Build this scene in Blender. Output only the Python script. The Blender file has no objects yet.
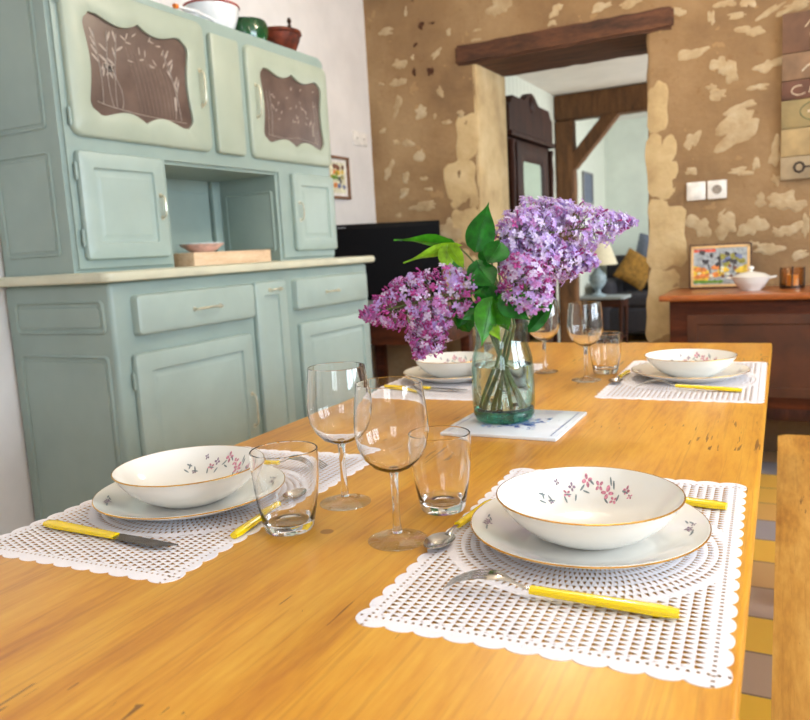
import bpy, bmesh, math, random
from mathutils import Vector, Matrix, Euler
from math import sin, cos, pi, radians, sqrt, atan2, hypot
random.seed(7)
sc = bpy.context.scene
COL = sc.collection

# ------------------------------------------------------------------ camera
F = 764.2178
PIT, ROLL, YAW, TYR = radians(8.11264791), radians(-3.21458091), radians(27.76913287), radians(1.27780362)
fw = Vector((-sin(YAW)*cos(PIT), cos(YAW)*cos(PIT), -sin(PIT)))
r0 = Vector((cos(YAW), sin(YAW), 0)); u0 = r0.cross(fw)
cr = r0*cos(ROLL) + u0*sin(ROLL); cu = u0*cos(ROLL) - r0*sin(ROLL)
CZ = 1.06
camd = bpy.data.cameras.new('camera'); cam = bpy.data.objects.new('camera', camd); COL.objects.link(cam)
cam.matrix_world = Matrix(((cr.x, cu.x, -fw.x, 0), (cr.y, cu.y, -fw.y, 0), (cr.z, cu.z, -fw.z, CZ), (0, 0, 0, 1)))
camd.sensor_fit = 'HORIZONTAL'; camd.sensor_width = 36; camd.lens = F/810*36
camd.clip_start = 0.02; camd.clip_end = 60
camd.dof.use_dof = True; camd.dof.focus_distance = 0.95; camd.dof.aperture_fstop = 8.0
sc.camera = cam

def ray(x, y): return fw*F + cr*(x-405) - cu*(y-360)
def at_y(x, y, Y): d = ray(x, y); p = d*(Y/d.y); p.z += CZ; return p
def at_x(x, y, X): d = ray(x, y); p = d*(X/d.x); p.z += CZ; return p
def at_d(x, y, D): p = ray(x, y)*(D/F); p.z += CZ; return p
TX = Vector((cos(TYR), sin(TYR), 0)); TY = Vector((-sin(TYR), cos(TYR), 0))
def T(u, v, z=0.75): p = TX*u + TY*v; p.z = z; return p

# ------------------------------------------------------------------ materials
def lin(c):
    return tuple([(x/255/12.92 if x/255 <= .04045 else ((x/255+.055)/1.055)**2.4) for x in c]) + (1,)
class NT:
    def __init__(s, name):
        s.m = bpy.data.materials.new(name); s.m.use_nodes = True
        s.n = s.m.node_tree.nodes; s.l = s.m.node_tree.links
        s.b = s.n['Principled BSDF']; s.out = s.n['Material Output']
    def N(s, t, **k):
        n = s.n.new(t)
        for a, v in k.items():
            if a[0] == '_': n.inputs[a[1:].replace('_', ' ')].default_value = v
            else: setattr(n, a, v)
        return n
    def L(s, a, b): s.l.new(a, b)
    def math(s, op, a, b=None, c=None):
        n = s.n.new('ShaderNodeMath'); n.operation = op
        for i, v in enumerate((a, b, c)):
            if v is None: continue
            if hasattr(v, 'is_output'): s.l.new(v, n.inputs[i])
            else: n.inputs[i].default_value = v
        return n.outputs[0]
    def coord(s, scale=(1, 1, 1), rot=(0, 0, 0)):
        tc = s.n.new('ShaderNodeTexCoord'); mp = s.n.new('ShaderNodeMapping')
        mp.inputs['Scale'].default_value = scale; mp.inputs['Rotation'].default_value = rot
        s.l.new(tc.outputs['Object'], mp.inputs['Vector']); return mp.outputs[0]
    def noise(s, vec, scale, detail=4, rough=.55):
        n = s.n.new('ShaderNodeTexNoise'); n.inputs['Scale'].default_value = scale
        n.inputs['Detail'].default_value = detail; n.inputs['Roughness'].default_value = rough
        s.l.new(vec, n.inputs['Vector']); return n.outputs['Fac']
    def ramp(s, fac, stops):
        n = s.n.new('ShaderNodeValToRGB'); e = n.color_ramp.elements
        while len(e) > 1: e.remove(e[-1])
        e[0].position = stops[0][0]; e[0].color = lin(stops[0][1])
        for p, c in stops[1:]:
            q = e.new(p); q.color = lin(c)
        s.l.new(fac, n.inputs[0]); return n.outputs[0]
    def mix(s, fac, a, b, mode='MIX'):
        n = s.n.new('ShaderNodeMix'); n.data_type = 'RGBA'; n.blend_type = mode
        for i, v in ((0, fac), (6, a), (7, b)):
            if hasattr(v, 'is_output'): s.l.new(v, n.inputs[i])
            elif i == 0: n.inputs[0].default_value = v
            else: n.inputs[i].default_value = lin(v)
        return n.outputs[2]
    def bump(s, h, strength=.3, dist=.002):
        n = s.n.new('ShaderNodeBump'); n.inputs['Strength'].default_value = strength; n.inputs['Distance'].default_value = dist
        s.l.new(h, n.inputs['Height']); s.l.new(n.outputs[0], s.b.inputs['Normal'])
M = {}
def plain(name, c, rough=.5, metal=0., var=.06, scale=30, bump=.0, spec=.5, coat=0, trans=0, emis=None, sss=0):
    t = NT(name); v = t.coord(); n = t.noise(v, scale)
    lo = tuple(max(0, x*(1-var)) for x in c); hi = tuple(min(255, x*(1+var)) for x in c)
    col = t.ramp(n, [(.3, lo), (.7, hi)]); t.L(col, t.b.inputs['Base Color'])
    t.b.inputs['Roughness'].default_value = rough; t.b.inputs['Metallic'].default_value = metal
    t.b.inputs['Specular IOR Level'].default_value = spec
    if coat: t.b.inputs['Coat Weight'].default_value = coat; t.b.inputs['Coat Roughness'].default_value = .08
    if trans: t.b.inputs['Transmission Weight'].default_value = trans
    if sss: t.b.inputs['Subsurface Weight'].default_value = sss; t.b.inputs['Subsurface Scale'].default_value = .01
    if bump: t.bump(t.noise(v, scale*3), bump)
    if emis: t.b.inputs['Emission Color'].default_value = lin(emis[0]); t.b.inputs['Emission Strength'].default_value = emis[1]
    M[name] = t.m; return t.m
def wood(name, dark, mid, light, axis=1, stretch=12, scale=4, rough=.4, coat=0, marks=False, bump=.15):
    t = NT(name)
    s = [stretch, stretch, stretch]; s[axis] = 1
    v = t.coord(tuple(s)); a = t.noise(v, scale, 6, .6)
    v2 = t.coord(tuple(q*4 for q in s)); b = t.noise(v2, scale*2, 3, .6)
    f = t.math('ADD', t.math('MULTIPLY', a, .75), t.math('MULTIPLY', b, .25))
    col = t.ramp(f, [(.3, dark), (.47, mid), (.65, light)])
    vv = t.coord(); big = t.noise(vv, 3.2, 3)
    col = t.mix(t.math('MULTIPLY', t.math('SUBTRACT', big, .4), .9), col, tuple(x*.8 for x in mid))
    if marks:
        # fine worm tracks and cracks along the grain
        mv = t.coord((75, 4.5, 4.5)); n1 = t.noise(mv, 1.6, 2, .7); n2 = t.noise(vv, 5.0, 2)
        k = t.math('MULTIPLY', t.math('GREATER_THAN', n1, .645), t.math('GREATER_THAN', n2, .55))
        col = t.mix(t.math('MULTIPLY', k, .75), col, (88, 48, 16))
        gl = t.noise(t.coord((130, 2.2, 130)), 1.5, 3, .6)
        col = t.mix(t.math('MULTIPLY', t.math('GREATER_THAN', gl, .60), .22), col, (150, 92, 26))
        vo = t.N('ShaderNodeTexVoronoi', _Scale=5.5); t.L(vv, vo.inputs['Vector'])
        d = t.math('LESS_THAN', vo.outputs['Distance'], .045)
        col = t.mix(t.math('MULTIPLY', d, .6), col, (120, 66, 24))
    t.L(col, t.b.inputs['Base Color']); t.b.inputs['Roughness'].default_value = rough
    if coat: t.b.inputs['Coat Weight'].default_value = coat; t.b.inputs['Coat Roughness'].default_value = .2
    t.bump(f, bump, .001)
    if name in ('walnut', 'dark_wood'): t.b.inputs['Specular IOR Level'].default_value = .2
    M[name] = t.m; return t.m

wood('honey_wood', (184, 114, 26), (211, 146, 38), (224, 166, 56), 1, 9, 2.2, .38, .1, True)
wood('bench_wood', (162, 106, 38), (200, 144, 60), (222, 172, 88), 1, 7, 2.4, .45, .05, True)
wood('dark_wood', (40, 18, 10), (72, 34, 18), (98, 48, 26), 0, 10, 3, .5, 0)
wood('walnut', (30, 15, 10), (54, 28, 19), (74, 40, 27), 2, 8, 3, .6, 0)
wood('beam_wood', (40, 22, 13), (76, 44, 25), (106, 64, 38), 0, 6, 4, .75, 0, False, .6)
wood('post_wood', (64, 40, 22), (100, 66, 36), (128, 88, 52), 2, 6, 4, .75, 0, False, .6)
wood('box_wood', (196, 158, 124), (222, 188, 152), (236, 208, 176), 1, 8, 6, .6)
wood('sideboard_top', (110, 52, 20), (158, 84, 34), (188, 108, 50), 0, 10, 3, .28, .3)
plain('chest_panel', (74, 40, 22), .4, 0, .2, 8)

def paint():
    t = NT('sage_paint'); v = t.coord(); n = t.noise(v, 5, 3); n2 = t.noise(v, 90, 3)
    col = t.ramp(n, [(.3, (138, 156, 150)), (.7, (150, 168, 161))])
    t.L(col, t.b.inputs['Base Color']); t.b.inputs['Roughness'].default_value = .42
    t.bump(n2, .12, .0006); M['sage_paint'] = t.m
    t = NT('sage_paint_pale'); v = t.coord(); n = t.noise(v, 5, 3)
    col = t.ramp(n, [(.3, (158, 169, 153)), (.7, (170, 180, 164))])
    t.L(col, t.b.inputs['Base Color']); t.b.inputs['Roughness'].default_value = .4
    t.bump(t.noise(v, 90, 3), .12, .0006); M['sage_paint_pale'] = t.m
    plain('sage_paint_daylit', (160, 177, 170), .4, 0, .03, 6)  # pale door paint with the cool tint of daylight put into its colour
    plain('cream_edge_paint', (206, 204, 180), .4, 0, .04, 8)
paint()
plain('white_plaster', (228, 224, 222), .85, 0, .03, 4, .25)
plain('ceiling_plaster', (225, 222, 216), .9, 0, .03, 4, .1)
plain('passage_plaster', (214, 222, 212), .85, 0, .03, 4, .1)
def panelling():
    t = NT('white_boards'); v = t.coord()
    sp = t.N('ShaderNodeSeparateXYZ'); t.L(v, sp.inputs[0])
    k = t.math('LESS_THAN', t.math('FRACT', t.math('MULTIPLY', sp.outputs[1], 11)), .09)
    col = t.mix(k, (216, 220, 208), (176, 182, 170)); t.L(col, t.b.inputs['Base Color']); t.b.inputs['Roughness'].default_value = .6
    M['white_boards'] = t.m
panelling()
def mortar():
    t = NT('ochre_render'); v = t.coord()
    a = t.noise(v, 2.2, 5, .6); b = t.noise(v, 40, 4, .7)
    col = t.ramp(a, [(.3, (122, 97, 70)), (.5, (150, 121, 86)), (.7, (172, 144, 107))])
    col = t.mix(t.math('MULTIPLY', t.math('GREATER_THAN', t.noise(v, 9, 3, .6), .66), .35), col, (196, 160, 112))
    col = t.mix(t.math('MULTIPLY', t.math('GREATER_THAN', t.noise(v, 17, 5, .7), .63), .4), col, (126, 92, 56))
    col = t.mix(t.math('MULTIPLY', b, .3), col, (120, 82, 46))
    t.L(col, t.b.inputs['Base Color']); t.b.inputs['Roughness'].default_value = .95
    h = t.math('ADD', t.math('MULTIPLY', t.noise(v, 7, 4), 1.5), t.math('MULTIPLY', b, .3)); t.bump(h, .8, .012)
    M['ochre_render'] = t.m
    t = NT('limestone'); v = t.coord(); a = t.noise(v, 9, 5, .65)
    col = t.ramp(a, [(.28, (160, 136, 102)), (.48, (188, 168, 134)), (.7, (206, 192, 164))])
    col = t.mix(t.math('MULTIPLY', t.noise(v, 28, 4, .7), .6), col, (160, 128, 88)); t.L(col, t.b.inputs['Base Color']); t.b.inputs['Roughness'].default_value = .95
    t.bump(t.noise(v, 35, 5), .7, .008); M['limestone'] = t.m
    t = NT('quoin_stone'); v = t.coord(); a = t.noise(v, 5, 5, .6)
    col = t.ramp(a, [(.3, (168, 142, 102)), (.5, (196, 170, 126)), (.7, (212, 190, 148))])
    t.L(col, t.b.inputs['Base Color']); t.b.inputs['Roughness'].default_value = .95
    t.bump(t.noise(v, 30, 5), .6, .008); M['quoin_stone'] = t.m
mortar()
plain('hole_shade', (74, 42, 22), .95, 0, .2, 60)
def tiles():
    t = NT('floor_tiles'); v = t.coord()
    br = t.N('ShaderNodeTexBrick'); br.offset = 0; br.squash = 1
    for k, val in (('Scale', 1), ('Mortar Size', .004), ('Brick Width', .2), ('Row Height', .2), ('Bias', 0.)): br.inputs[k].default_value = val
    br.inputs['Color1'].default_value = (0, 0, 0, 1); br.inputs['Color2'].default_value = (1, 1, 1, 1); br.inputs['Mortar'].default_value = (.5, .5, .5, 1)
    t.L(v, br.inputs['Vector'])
    col = t.ramp(br.outputs['Color'], [(0, (214, 164, 96)), (.3, (240, 184, 60)), (.6, (196, 156, 112)), (.85, (160, 150, 150))])  # random tile tones; sunlight on the floor is put into the bright yellow
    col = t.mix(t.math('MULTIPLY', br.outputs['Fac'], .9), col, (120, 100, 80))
    t.L(col, t.b.inputs['Base Color']); t.b.inputs['Roughness'].default_value = .4; t.bump(t.noise(v, 20, 3), .1, .002)
    M['floor_tiles'] = t.m
tiles()
plain('black_plastic', (6, 5, 6), .5, 0, .1, 20, 0, .08); plain('black_screen', (4, 2, 3), .4, 0, .1, 20, 0, .05)
plain('grey_mark', (130, 130, 134), .5)
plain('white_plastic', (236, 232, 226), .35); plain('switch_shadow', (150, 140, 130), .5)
plain('porcelain', (244, 240, 232), .12, 0, .01, 10, 0, .5, .3)
plain('gold', (212, 160, 52), .25, .9, .1, 60)
plain('rose_print', (200, 128, 146), .4, 0, .25, 300); plain('leaf_print', (120, 130, 132), .4, 0, .2, 300); plain('mauve_print', (134, 110, 130), .4, 0, .2, 300)
plain('steel', (190, 186, 180), .16, 1, .06, 40); plain('blade_steel', (120, 118, 116), .22, 1, .1, 40)
plain('handle_yellow', (246, 210, 6), .25, 0, .005, 30, 0, .5, .4)
plain('handle_metal', (206, 204, 184), .3, .6, .08, 40)
plain('enamel', (232, 236, 240), .15, 0, .03, 20, 0, .5, .3); plain('red_rim', (150, 36, 22), .3)
plain('green_glaze', (14, 66, 34), .15, 0, .3, 18, 0, .5, .4)
plain('rust_iron', (92, 36, 16), .55, .3, .4, 30, .3)
plain('orange_cloth', (226, 120, 30), .7)
plain('pink_ceramic', (226, 190, 178), .3, 0, .12, 50)
plain('paper_white', (240, 236, 230), .6); plain('blue_ink', (16, 66, 140), .3, 0, .3, 60); plain('pale_blue_ink', (120, 160, 200), .3)
plain('tile_glaze', (236, 240, 244), .12, 0, .01, 20, 0, .5, .4)
def petal(name, c, tr=.4, var=.1, scale=200, rough=.6):
    plain(name, c, rough, 0, var, scale, 0, .35); m_ = M[name]; n = m_.node_tree.nodes; l = m_.node_tree.links
    b = n['Principled BSDF']; t_ = n.new('ShaderNodeBsdfTranslucent'); mx = n.new('ShaderNodeMixShader'); mx.inputs[0].default_value = tr
    l.new(b.inputs['Base Color'].links[0].from_socket, t_.inputs[0]); l.new(b.outputs[0], mx.inputs[1]); l.new(t_.outputs[0], mx.inputs[2]); l.new(mx.outputs[0], n['Material Output'].inputs[0])
petal('sage_leaf', (28, 100, 24), .25, .25, 60, .35); petal('bright_leaf', (132, 176, 34), .35, .2, 60, .4); petal('mid_leaf', (58, 134, 24), .3, .2, 60, .35)
plain('stem_green', (84, 96, 44), .55, 0, .2, 60)
petal('lilac_pale', (226, 212, 246)); petal('lilac_mid', (206, 176, 232)); petal('lilac_pink', (208, 146, 206)); petal('lilac_bud', (168, 66, 132), .25, .2)
plain('lilac_heart', (110, 74, 150), .6)
plain('sofa_grey', (48, 46, 52), .9, 0, .12, 50, .3); plain('cushion_gold', (138, 100, 38), .9, 0, .2, 30, .3); plain('cushion_slate', (104, 112, 128), .9)
plain('lamp_ceramic', (150, 168, 176), .3, 0, .15, 20); plain('shade_cloth', (206, 196, 168), .9, 0, .05, 60)
plain('table_cloth_grey', (150, 158, 160), .8)
plain('mirror', (214, 226, 216), .06, 1, .02)
plain('sign_brown', (104, 74, 56), .7, 0, .15, 12); plain('sign_taupe', (128, 100, 76), .7, 0, .15, 12); plain('sign_plum', (98, 64, 50), .7, 0, .15, 12)
plain('sign_olive', (146, 128, 88), .7, 0, .12, 12); plain('sign_sand', (168, 144, 102), .7, 0, .12, 12); plain('sign_grey', (156, 138, 110), .7, 0, .12, 12)
plain('cream_paint', (226, 208, 180), .6); plain('key_dark', (48, 32, 24), .6); plain('sign_green', (86, 98, 66), .6)
plain('picture_frame_wood', (128, 92, 66), .5, 0, .15, 30); plain('frame_dark', (70, 34, 20), .5); plain('frame_pale', (226, 186, 130), .5)
for nm, c in dict(art_red=(206, 84, 60), art_sky=(158, 164, 168), art_yellow=(226, 184, 60), art_green=(98, 142, 44), art_dark=(62, 58, 62), art_orange=(214, 130, 66), art_olive=(140, 136, 60), art_cream=(232, 220, 190), art_blue=(110, 120, 160), art_brown=(116, 74, 60)).items(): plain(nm, c, .55, 0, .18, 60)
plain('candle_wax', (226, 176, 70), .5); plain('dark_metal', (60, 40, 26), .4, .6)

def glass_thin(name, tint=(1, 1, 1), edge=(.75, .78, .78), k=1.0):
    t = NT(name); t.n.remove(t.b)
    lw = t.N('ShaderNodeLayerWeight'); lw.inputs['Blend'].default_value = .5
    tr = t.N('ShaderNodeBsdfTransparent'); gl = t.N('ShaderNodeBsdfGlossy'); gl.inputs['Roughness'].default_value = .02
    cm = t.n.new('ShaderNodeMix'); cm.data_type = 'RGBA'
    cm.inputs[6].default_value = tint + (1,); cm.inputs[7].default_value = edge + (1,)
    t.L(t.math('POWER', lw.outputs['Facing'], 3.), cm.inputs[0]); t.L(cm.outputs[2], tr.inputs[0])
    vn = t.noise(t.coord(), 4); f = t.math('MULTIPLY', t.math('ADD', t.math('MULTIPLY', t.math('POWER', lw.outputs['Facing'], 4.), .75), .045), t.math('ADD', t.math('MULTIPLY', vn, .1), k))
    ms = t.N('ShaderNodeMixShader'); t.L(f, ms.inputs[0]); t.L(tr.outputs[0], ms.inputs[1]); t.L(gl.outputs[0], ms.inputs[2])
    t.L(ms.outputs[0], t.out.inputs[0]); M[name] = t.m
glass_thin('clear_glass', (.99, .99, .99), (.86, .87, .86)); glass_thin('jar_glass', (.93, .975, .96), (.34, .58, .52)); glass_thin('amber_glass', (.95, .8, .6), (.5, .3, .15))
def solid_glass(name, c, ior=1.5):
    t = NT(name); b = t.b; b.inputs['Base Color'].default_value = c + (1,); b.inputs['Roughness'].default_value = 0
    b.inputs['Transmission Weight'].default_value = 1; b.inputs['IOR'].default_value = ior
    n = t.noise(t.coord(), 20); t.L(t.math('MULTIPLY', n, .02), b.inputs['Roughness']); M[name] = t.m
solid_glass('solid_glass', (1, 1, 1)); solid_glass('green_glass', (.05, .30, .22)); solid_glass('water', (.93, .98, .94), 1.33)
def smoked():
    t = NT('smoked_glass'); v = t.coord(); n = t.noise(v, 12, 4)
    col = t.ramp(n, [(.3, (84, 68, 62)), (.7, (108, 90, 82))]); t.L(col, t.b.inputs['Base Color'])
    t.b.inputs['Roughness'].default_value = .3; M['smoked_glass'] = t.m
smoked(); plain('etched_white', (164, 152, 142), .6, 0, .1, 80)

def lace():
    t = NT('lace'); v = t.coord(); sp = t.N('ShaderNodeSeparateXYZ'); t.L(v, sp.inputs[0]); x, y = sp.outputs[0], sp.outputs[1]
    mt = t.math
    # rows of small triangular gaps (outer field)
    def tri(a, b, pa, pb, w=.8):
        b1 = mt('MULTIPLY', b, 1/pb); row = mt('FLOOR', b1); fb = mt('FRACT', b1)
        a1 = mt('ADD', mt('MULTIPLY', a, 1/pa), mt('MULTIPLY', row, .5)); fa = mt('FRACT', a1)
        d = mt('MULTIPLY', mt('ABSOLUTE', mt('SUBTRACT', fa, .5)), 2)
        h = mt('LESS_THAN', d, mt('MULTIPLY', mt('SUBTRACT', 1, fb), w))
        return mt('MULTIPLY', mt('MULTIPLY', h, mt('GREATER_THAN', fb, .2)), mt('LESS_THAN', fb, .95))
    o = tri(y, x, .0074, .0094, 1.0)
    r = mt('SQRT', mt('ADD', mt('MULTIPLY', x, x), mt('MULTIPLY', y, y)))
    th = mt('ARCTAN2', y, x)
    c = tri(mt('MULTIPLY', th, .14), r, .0078, .0098, .78)
    inner = mt('LESS_THAN', r, .142)
    hole = mt('ADD', mt('MULTIPLY', o, mt('SUBTRACT', 1, inner)), mt('MULTIPLY', c, inner))
    # solid ring between, woven hem
    ring = mt('LESS_THAN', mt('ABSOLUTE', mt('SUBTRACT', r, .142)), .003)
    hole = mt('MULTIPLY', hole, mt('SUBTRACT', 1, ring))
    ex = mt('LESS_THAN', mt('ABSOLUTE', x), .133); ey = mt('LESS_THAN', mt('ABSOLUTE', y), .217)
    hole = mt('MULTIPLY', hole, mt('MULTIPLY', ex, ey))
    hx = mt('MULTIPLY', mt('LESS_THAN', mt('FRACT', mt('MULTIPLY', y, 1/.007)), .35), mt('LESS_THAN', mt('ABSOLUTE', mt('SUBTRACT', mt('ABSOLUTE', x), .1375)), .0015))
    hy = mt('MULTIPLY', mt('LESS_THAN', mt('FRACT', mt('MULTIPLY', x, 1/.007)), .35), mt('LESS_THAN', mt('ABSOLUTE', mt('SUBTRACT', mt('ABSOLUTE', y), .2215)), .0015))
    hole = mt('MAXIMUM', hole, mt('MAXIMUM', hx, hy))
    t.b.inputs['Base Color'].default_value = lin((244, 238, 240)); t.b.inputs['Roughness'].default_value = .9
    t.L(mt('SUBTRACT', 1, hole), t.b.inputs['Alpha'])
    t.bump(t.noise(v, 500, 2), .4, .001); M['lace'] = t.m
lace()

# ------------------------------------------------------------------ mesh helpers
class MB:
    def __init__(s): s.bm = bmesh.new(); s.mats = []; s.cur = 0
    def mat(s, name):
        if name not in s.mats: s.mats.append(name)
        s.cur = s.mats.index(name); return s
    def _new(s, before): return [f for f in s.bm.faces if f.index == -1 or f not in before]
    def add(s, pts, faces, smooth=False):
        vs = [s.bm.verts.new(p) for p in pts]
        for f in faces:
            try:
                q = s.bm.faces.new([vs[i] for i in f]); q.smooth = smooth; q.material_index = s.cur
            except ValueError: pass
        return s
    def box(s, a, b, bev=0, seg=2, M4=None):
        t = bmesh.new(); bmesh.ops.create_cube(t, size=1)
        for v in t.verts: v.co = Vector([(a[i]+b[i])/2 + v.co[i]*(b[i]-a[i]) for i in range(3)])
        if bev: bmesh.ops.bevel(t, geom=list(t.edges), offset=bev, segments=seg, affect='EDGES', profile=.5, clamp_overlap=True)
        return s.merge(t, M4, bev > 0)
    def merge(s, t, M4=None, smooth=False):
        t.verts.ensure_lookup_table(); idx = {v: i for i, v in enumerate(t.verts)}
        pts = [(M4 @ v.co if M4 else v.co) for v in t.verts]
        s.add(pts, [[idx[v] for v in f.verts] for f in t.faces], smooth); t.free(); return s
    def loops(s, loops, closed=True, cap0=False, cap1=True, smooth=True):
        n = len(loops[0]); pts = [p for l in loops for p in l]; fs = []
        for k in range(len(loops)-1):
            for i in range(n if closed else n-1):
                j = (i+1) % n; fs.append((k*n+i, k*n+j, (k+1)*n+j, (k+1)*n+i))
        if cap0: fs.append(tuple(range(n-1, -1, -1)))
        if cap1: fs.append(tuple((len(loops)-1)*n+i for i in range(n)))
        return s.add(pts, fs, smooth)
    def lathe(s, prof, n=40, c=(0, 0, 0), closed_prof=False, M4=None):
        ls = []
        for r, z in prof:
            l = [Vector((c[0]+max(r, 1e-5)*cos(2*pi*i/n), c[1]+max(r, 1e-5)*sin(2*pi*i/n), c[2]+z)) for i in range(n)]
            ls.append([M4 @ p for p in l] if M4 else l)
        return s.loops(ls, True, False, False)
    def tube(s, path, rad, n=8, cap=True):
        path = [Vector(p) for p in path]; ls = []; up = Vector((0, 0, 1)); prev = None
        for i, p in enumerate(path):
            d = (path[min(i+1, len(path)-1)]-path[max(i-1, 0)]).normalized()
            if prev is None:
                a = d.cross(up if abs(d.z) < .9 else Vector((1, 0, 0))).normalized()
            else: a = (prev - d*prev.dot(d)).normalized()
            prev = a; b = d.cross(a); r = rad[i] if isinstance(rad, (list, tuple)) else rad
            ls.append([p+(a*cos(2*pi*k/n)+b*sin(2*pi*k/n))*r for k in range(n)])
        return s.loops(ls, True, cap, cap)
    def prism(s, outline, h0, h1, M4=None, smooth=False):
        n = len(outline); pts = [Vector((p[0], p[1], h0)) for p in outline]+[Vector((p[0], p[1], h1)) for p in outline]
        if M4: pts = [M4 @ p for p in pts]
        fs = [tuple(range(n-1, -1, -1)), tuple(range(n, 2*n))]+[(i, (i+1) % n, n+(i+1) % n, n+i) for i in range(n)]
        return s.add(pts, fs, smooth)
    def build(s, name, mat, parent=None, recalc=True, sharp=radians(38)):
        if recalc: bmesh.ops.recalc_face_normals(s.bm, faces=list(s.bm.faces))
        for e in s.bm.edges:
            if len(e.link_faces) == 2 and e.calc_face_angle(0) > sharp: e.smooth = False
        me = bpy.data.meshes.new(name); s.bm.to_mesh(me); s.bm.free()
        if not s.mats: me.materials.append(M[mat])
        else:
            for m in s.mats: me.materials.append(M[m])
        o = bpy.data.objects.new(name, me); COL.objects.link(o)
        if parent is not None:
            o.parent = parent
        return o
def thing(name, label, cat, loc=(0, 0, 0), rotz=0, group=None):
    o = bpy.data.objects.new(name, None); COL.objects.link(o); o.location = loc; o.rotation_euler = (0, 0, rotz)
    o.empty_display_size = .05
    o['label'] = label; o['category'] = cat
    if group: o['group'] = group
    return o
def tag(o, label, cat, group=None):
    o['label'] = label; o['category'] = cat
    if group: o['group'] = group
    return o
def struct(o): o['kind'] = 'structure'; return o
def copy_tree(o, label=None, group=None, parent=None):
    c = o.copy(); COL.objects.link(c); c.parent = parent
    if label: c['label'] = label
    if group: c['group'] = group
    for ch in list(o.children): copy_tree(ch, None, None, c)
    return c
def rrect(a0, a1, b0, b1, r, n=5):
    pts = []
    for cx, cy, s in ((a1-r, b1-r, 0), (a0+r, b1-r, 1), (a0+r, b0+r, 2), (a1-r, b0+r, 3)):
        for k in range(n+1):
            t = pi/2*(s+k/n); pts.append((cx+r*cos(t), cy+r*sin(t)))
    return pts
def subr(a0, a1, b0, b1, inset, r): return rrect(a0+inset, a1-inset, b0+inset, b1-inset, max(.0008, r))

# ------------------------------------------------------------------ the room
def S(name, fn, mat):
    mb = MB(); fn(mb); return struct(mb.build(name, mat))
WL, WY, WR, WF, CEIL = -2.245, 4.0, 2.5, -2.2, 2.62
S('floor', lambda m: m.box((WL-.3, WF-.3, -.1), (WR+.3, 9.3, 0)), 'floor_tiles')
S('ceiling', lambda m: m.box((WL-.3, WF-.3, CEIL), (WR+.3, 4.0, CEIL+.1)), 'ceiling_plaster')
S('wall_left', lambda m: m.box((WL-.3, WF-.3, 0), (WL, 4.0, CEIL)), 'white_plaster')
# front wall (behind the viewer) with a window
def wall_with_hole(m, axis, c0, c1, a0, a1, h0, h1, z0, z1):
    def bx(p0, p1, q0, q1):
        if axis == 'x': m.box((c0, p0, q0), (c1, p1, q1))
        else: m.box((p0, c0, q0), (p1, c1, q1))
    bx(a0, h0, 0, CEIL); bx(h1, a1, 0, CEIL); bx(h0, h1, 0, z0); bx(h0, h1, z1, CEIL)
S('wall_front', lambda m: wall_with_hole(m, 'y', WF-.3, WF, WL, WR+.3, .2, 1.6, .95, 2.2), 'white_plaster')
def wr(m):
    wall_with_hole(m, 'x', WR, WR+.3, WF, 1.25, -.2, 1.05, .9, 2.2)
    m.box((WR, 2.65, 0), (WR+.3, 4.0, CEIL)); m.box((WR, 1.25, 2.2), (WR+.3, 2.65, CEIL)); m.box((WR, 1.25, 0), (WR+.3, 2.65, .9))
S('wall_right', wr, 'white_plaster')
def win(name, axis, c, a0, a1, z0, z1):
    f = MB()
    def bx(p0, p1, q0, q1, t=.03):
        if axis == 'x': f.box((c-t, p0, q0), (c+t, p1, q1), .004)
        else: f.box((p0, c-t, q0), (p1, c+t, q1), .004)
    w = .05; bx(a0, a0+w, z0, z1); bx(a1-w, a1, z0, z1); bx(a0, a1, z0, z0+w); bx(a0, a1, z1-w, z1)
    mid = (a0+a1)/2; bx(mid-.04, mid+.04, z0, z1)
    for k in (1, 2):
        z = z0+(z1-z0)*k/3; bx(a0, a1, z-.012, z+.012, .015)
    struct(f.build(name, 'white_plastic'))
win('window_1', 'x', WR+.15, -.2, 1.05, .9, 2.2); win('window_2', 'x', WR+.15, 1.25, 2.65, .9, 2.2); win('window_3', 'y', WF-.15, .2, 1.6, .95, 2.2)

# back wall of ochre render with limestone showing through, doorway through it
JL, JR, LB, LT = -1.577, -.694, 2.035, 2.135
wb = MB(); wb.mat('ochre_render')
def wgrid(x0, x1, z0, z1):
    nx = max(2, int((x1-x0)/.05)); nz = max(2, int((z1-z0)/.05))
    pts = []; 
    for i in range(nx+1):
        for j in range(nz+1):
            x = x0+(x1-x0)*i/nx; z = z0+(z1-z0)*j/nz
            edge = i in (0, nx) or j in (0, nz)
            pts.append((x, WY-(0 if edge else random.uniform(0, .004)), z))
    wb.add(pts, [(i*(nz+1)+j, (i+1)*(nz+1)+j, (i+1)*(nz+1)+j+1, i*(nz+1)+j+1) for i in range(nx) for j in range(nz)], True)
wb.box((WL-.3, WY+.002, 0), (JL-.012, WY+.45, 2.9)); wb.box((JR+.012, WY+.002, 0), (WR+.3, WY+.45, 2.9)); wb.box((JL-.012, WY+.002, LB+.01), (JR+.012, WY+.45, 2.9))
wgrid(WL-.3, JL-.02, 0, 2.9); wgrid(JR+.02, WR+.3, 0, 2.9); wgrid(JL-.02, JR+.02, LB+.02, 2.9)
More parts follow.
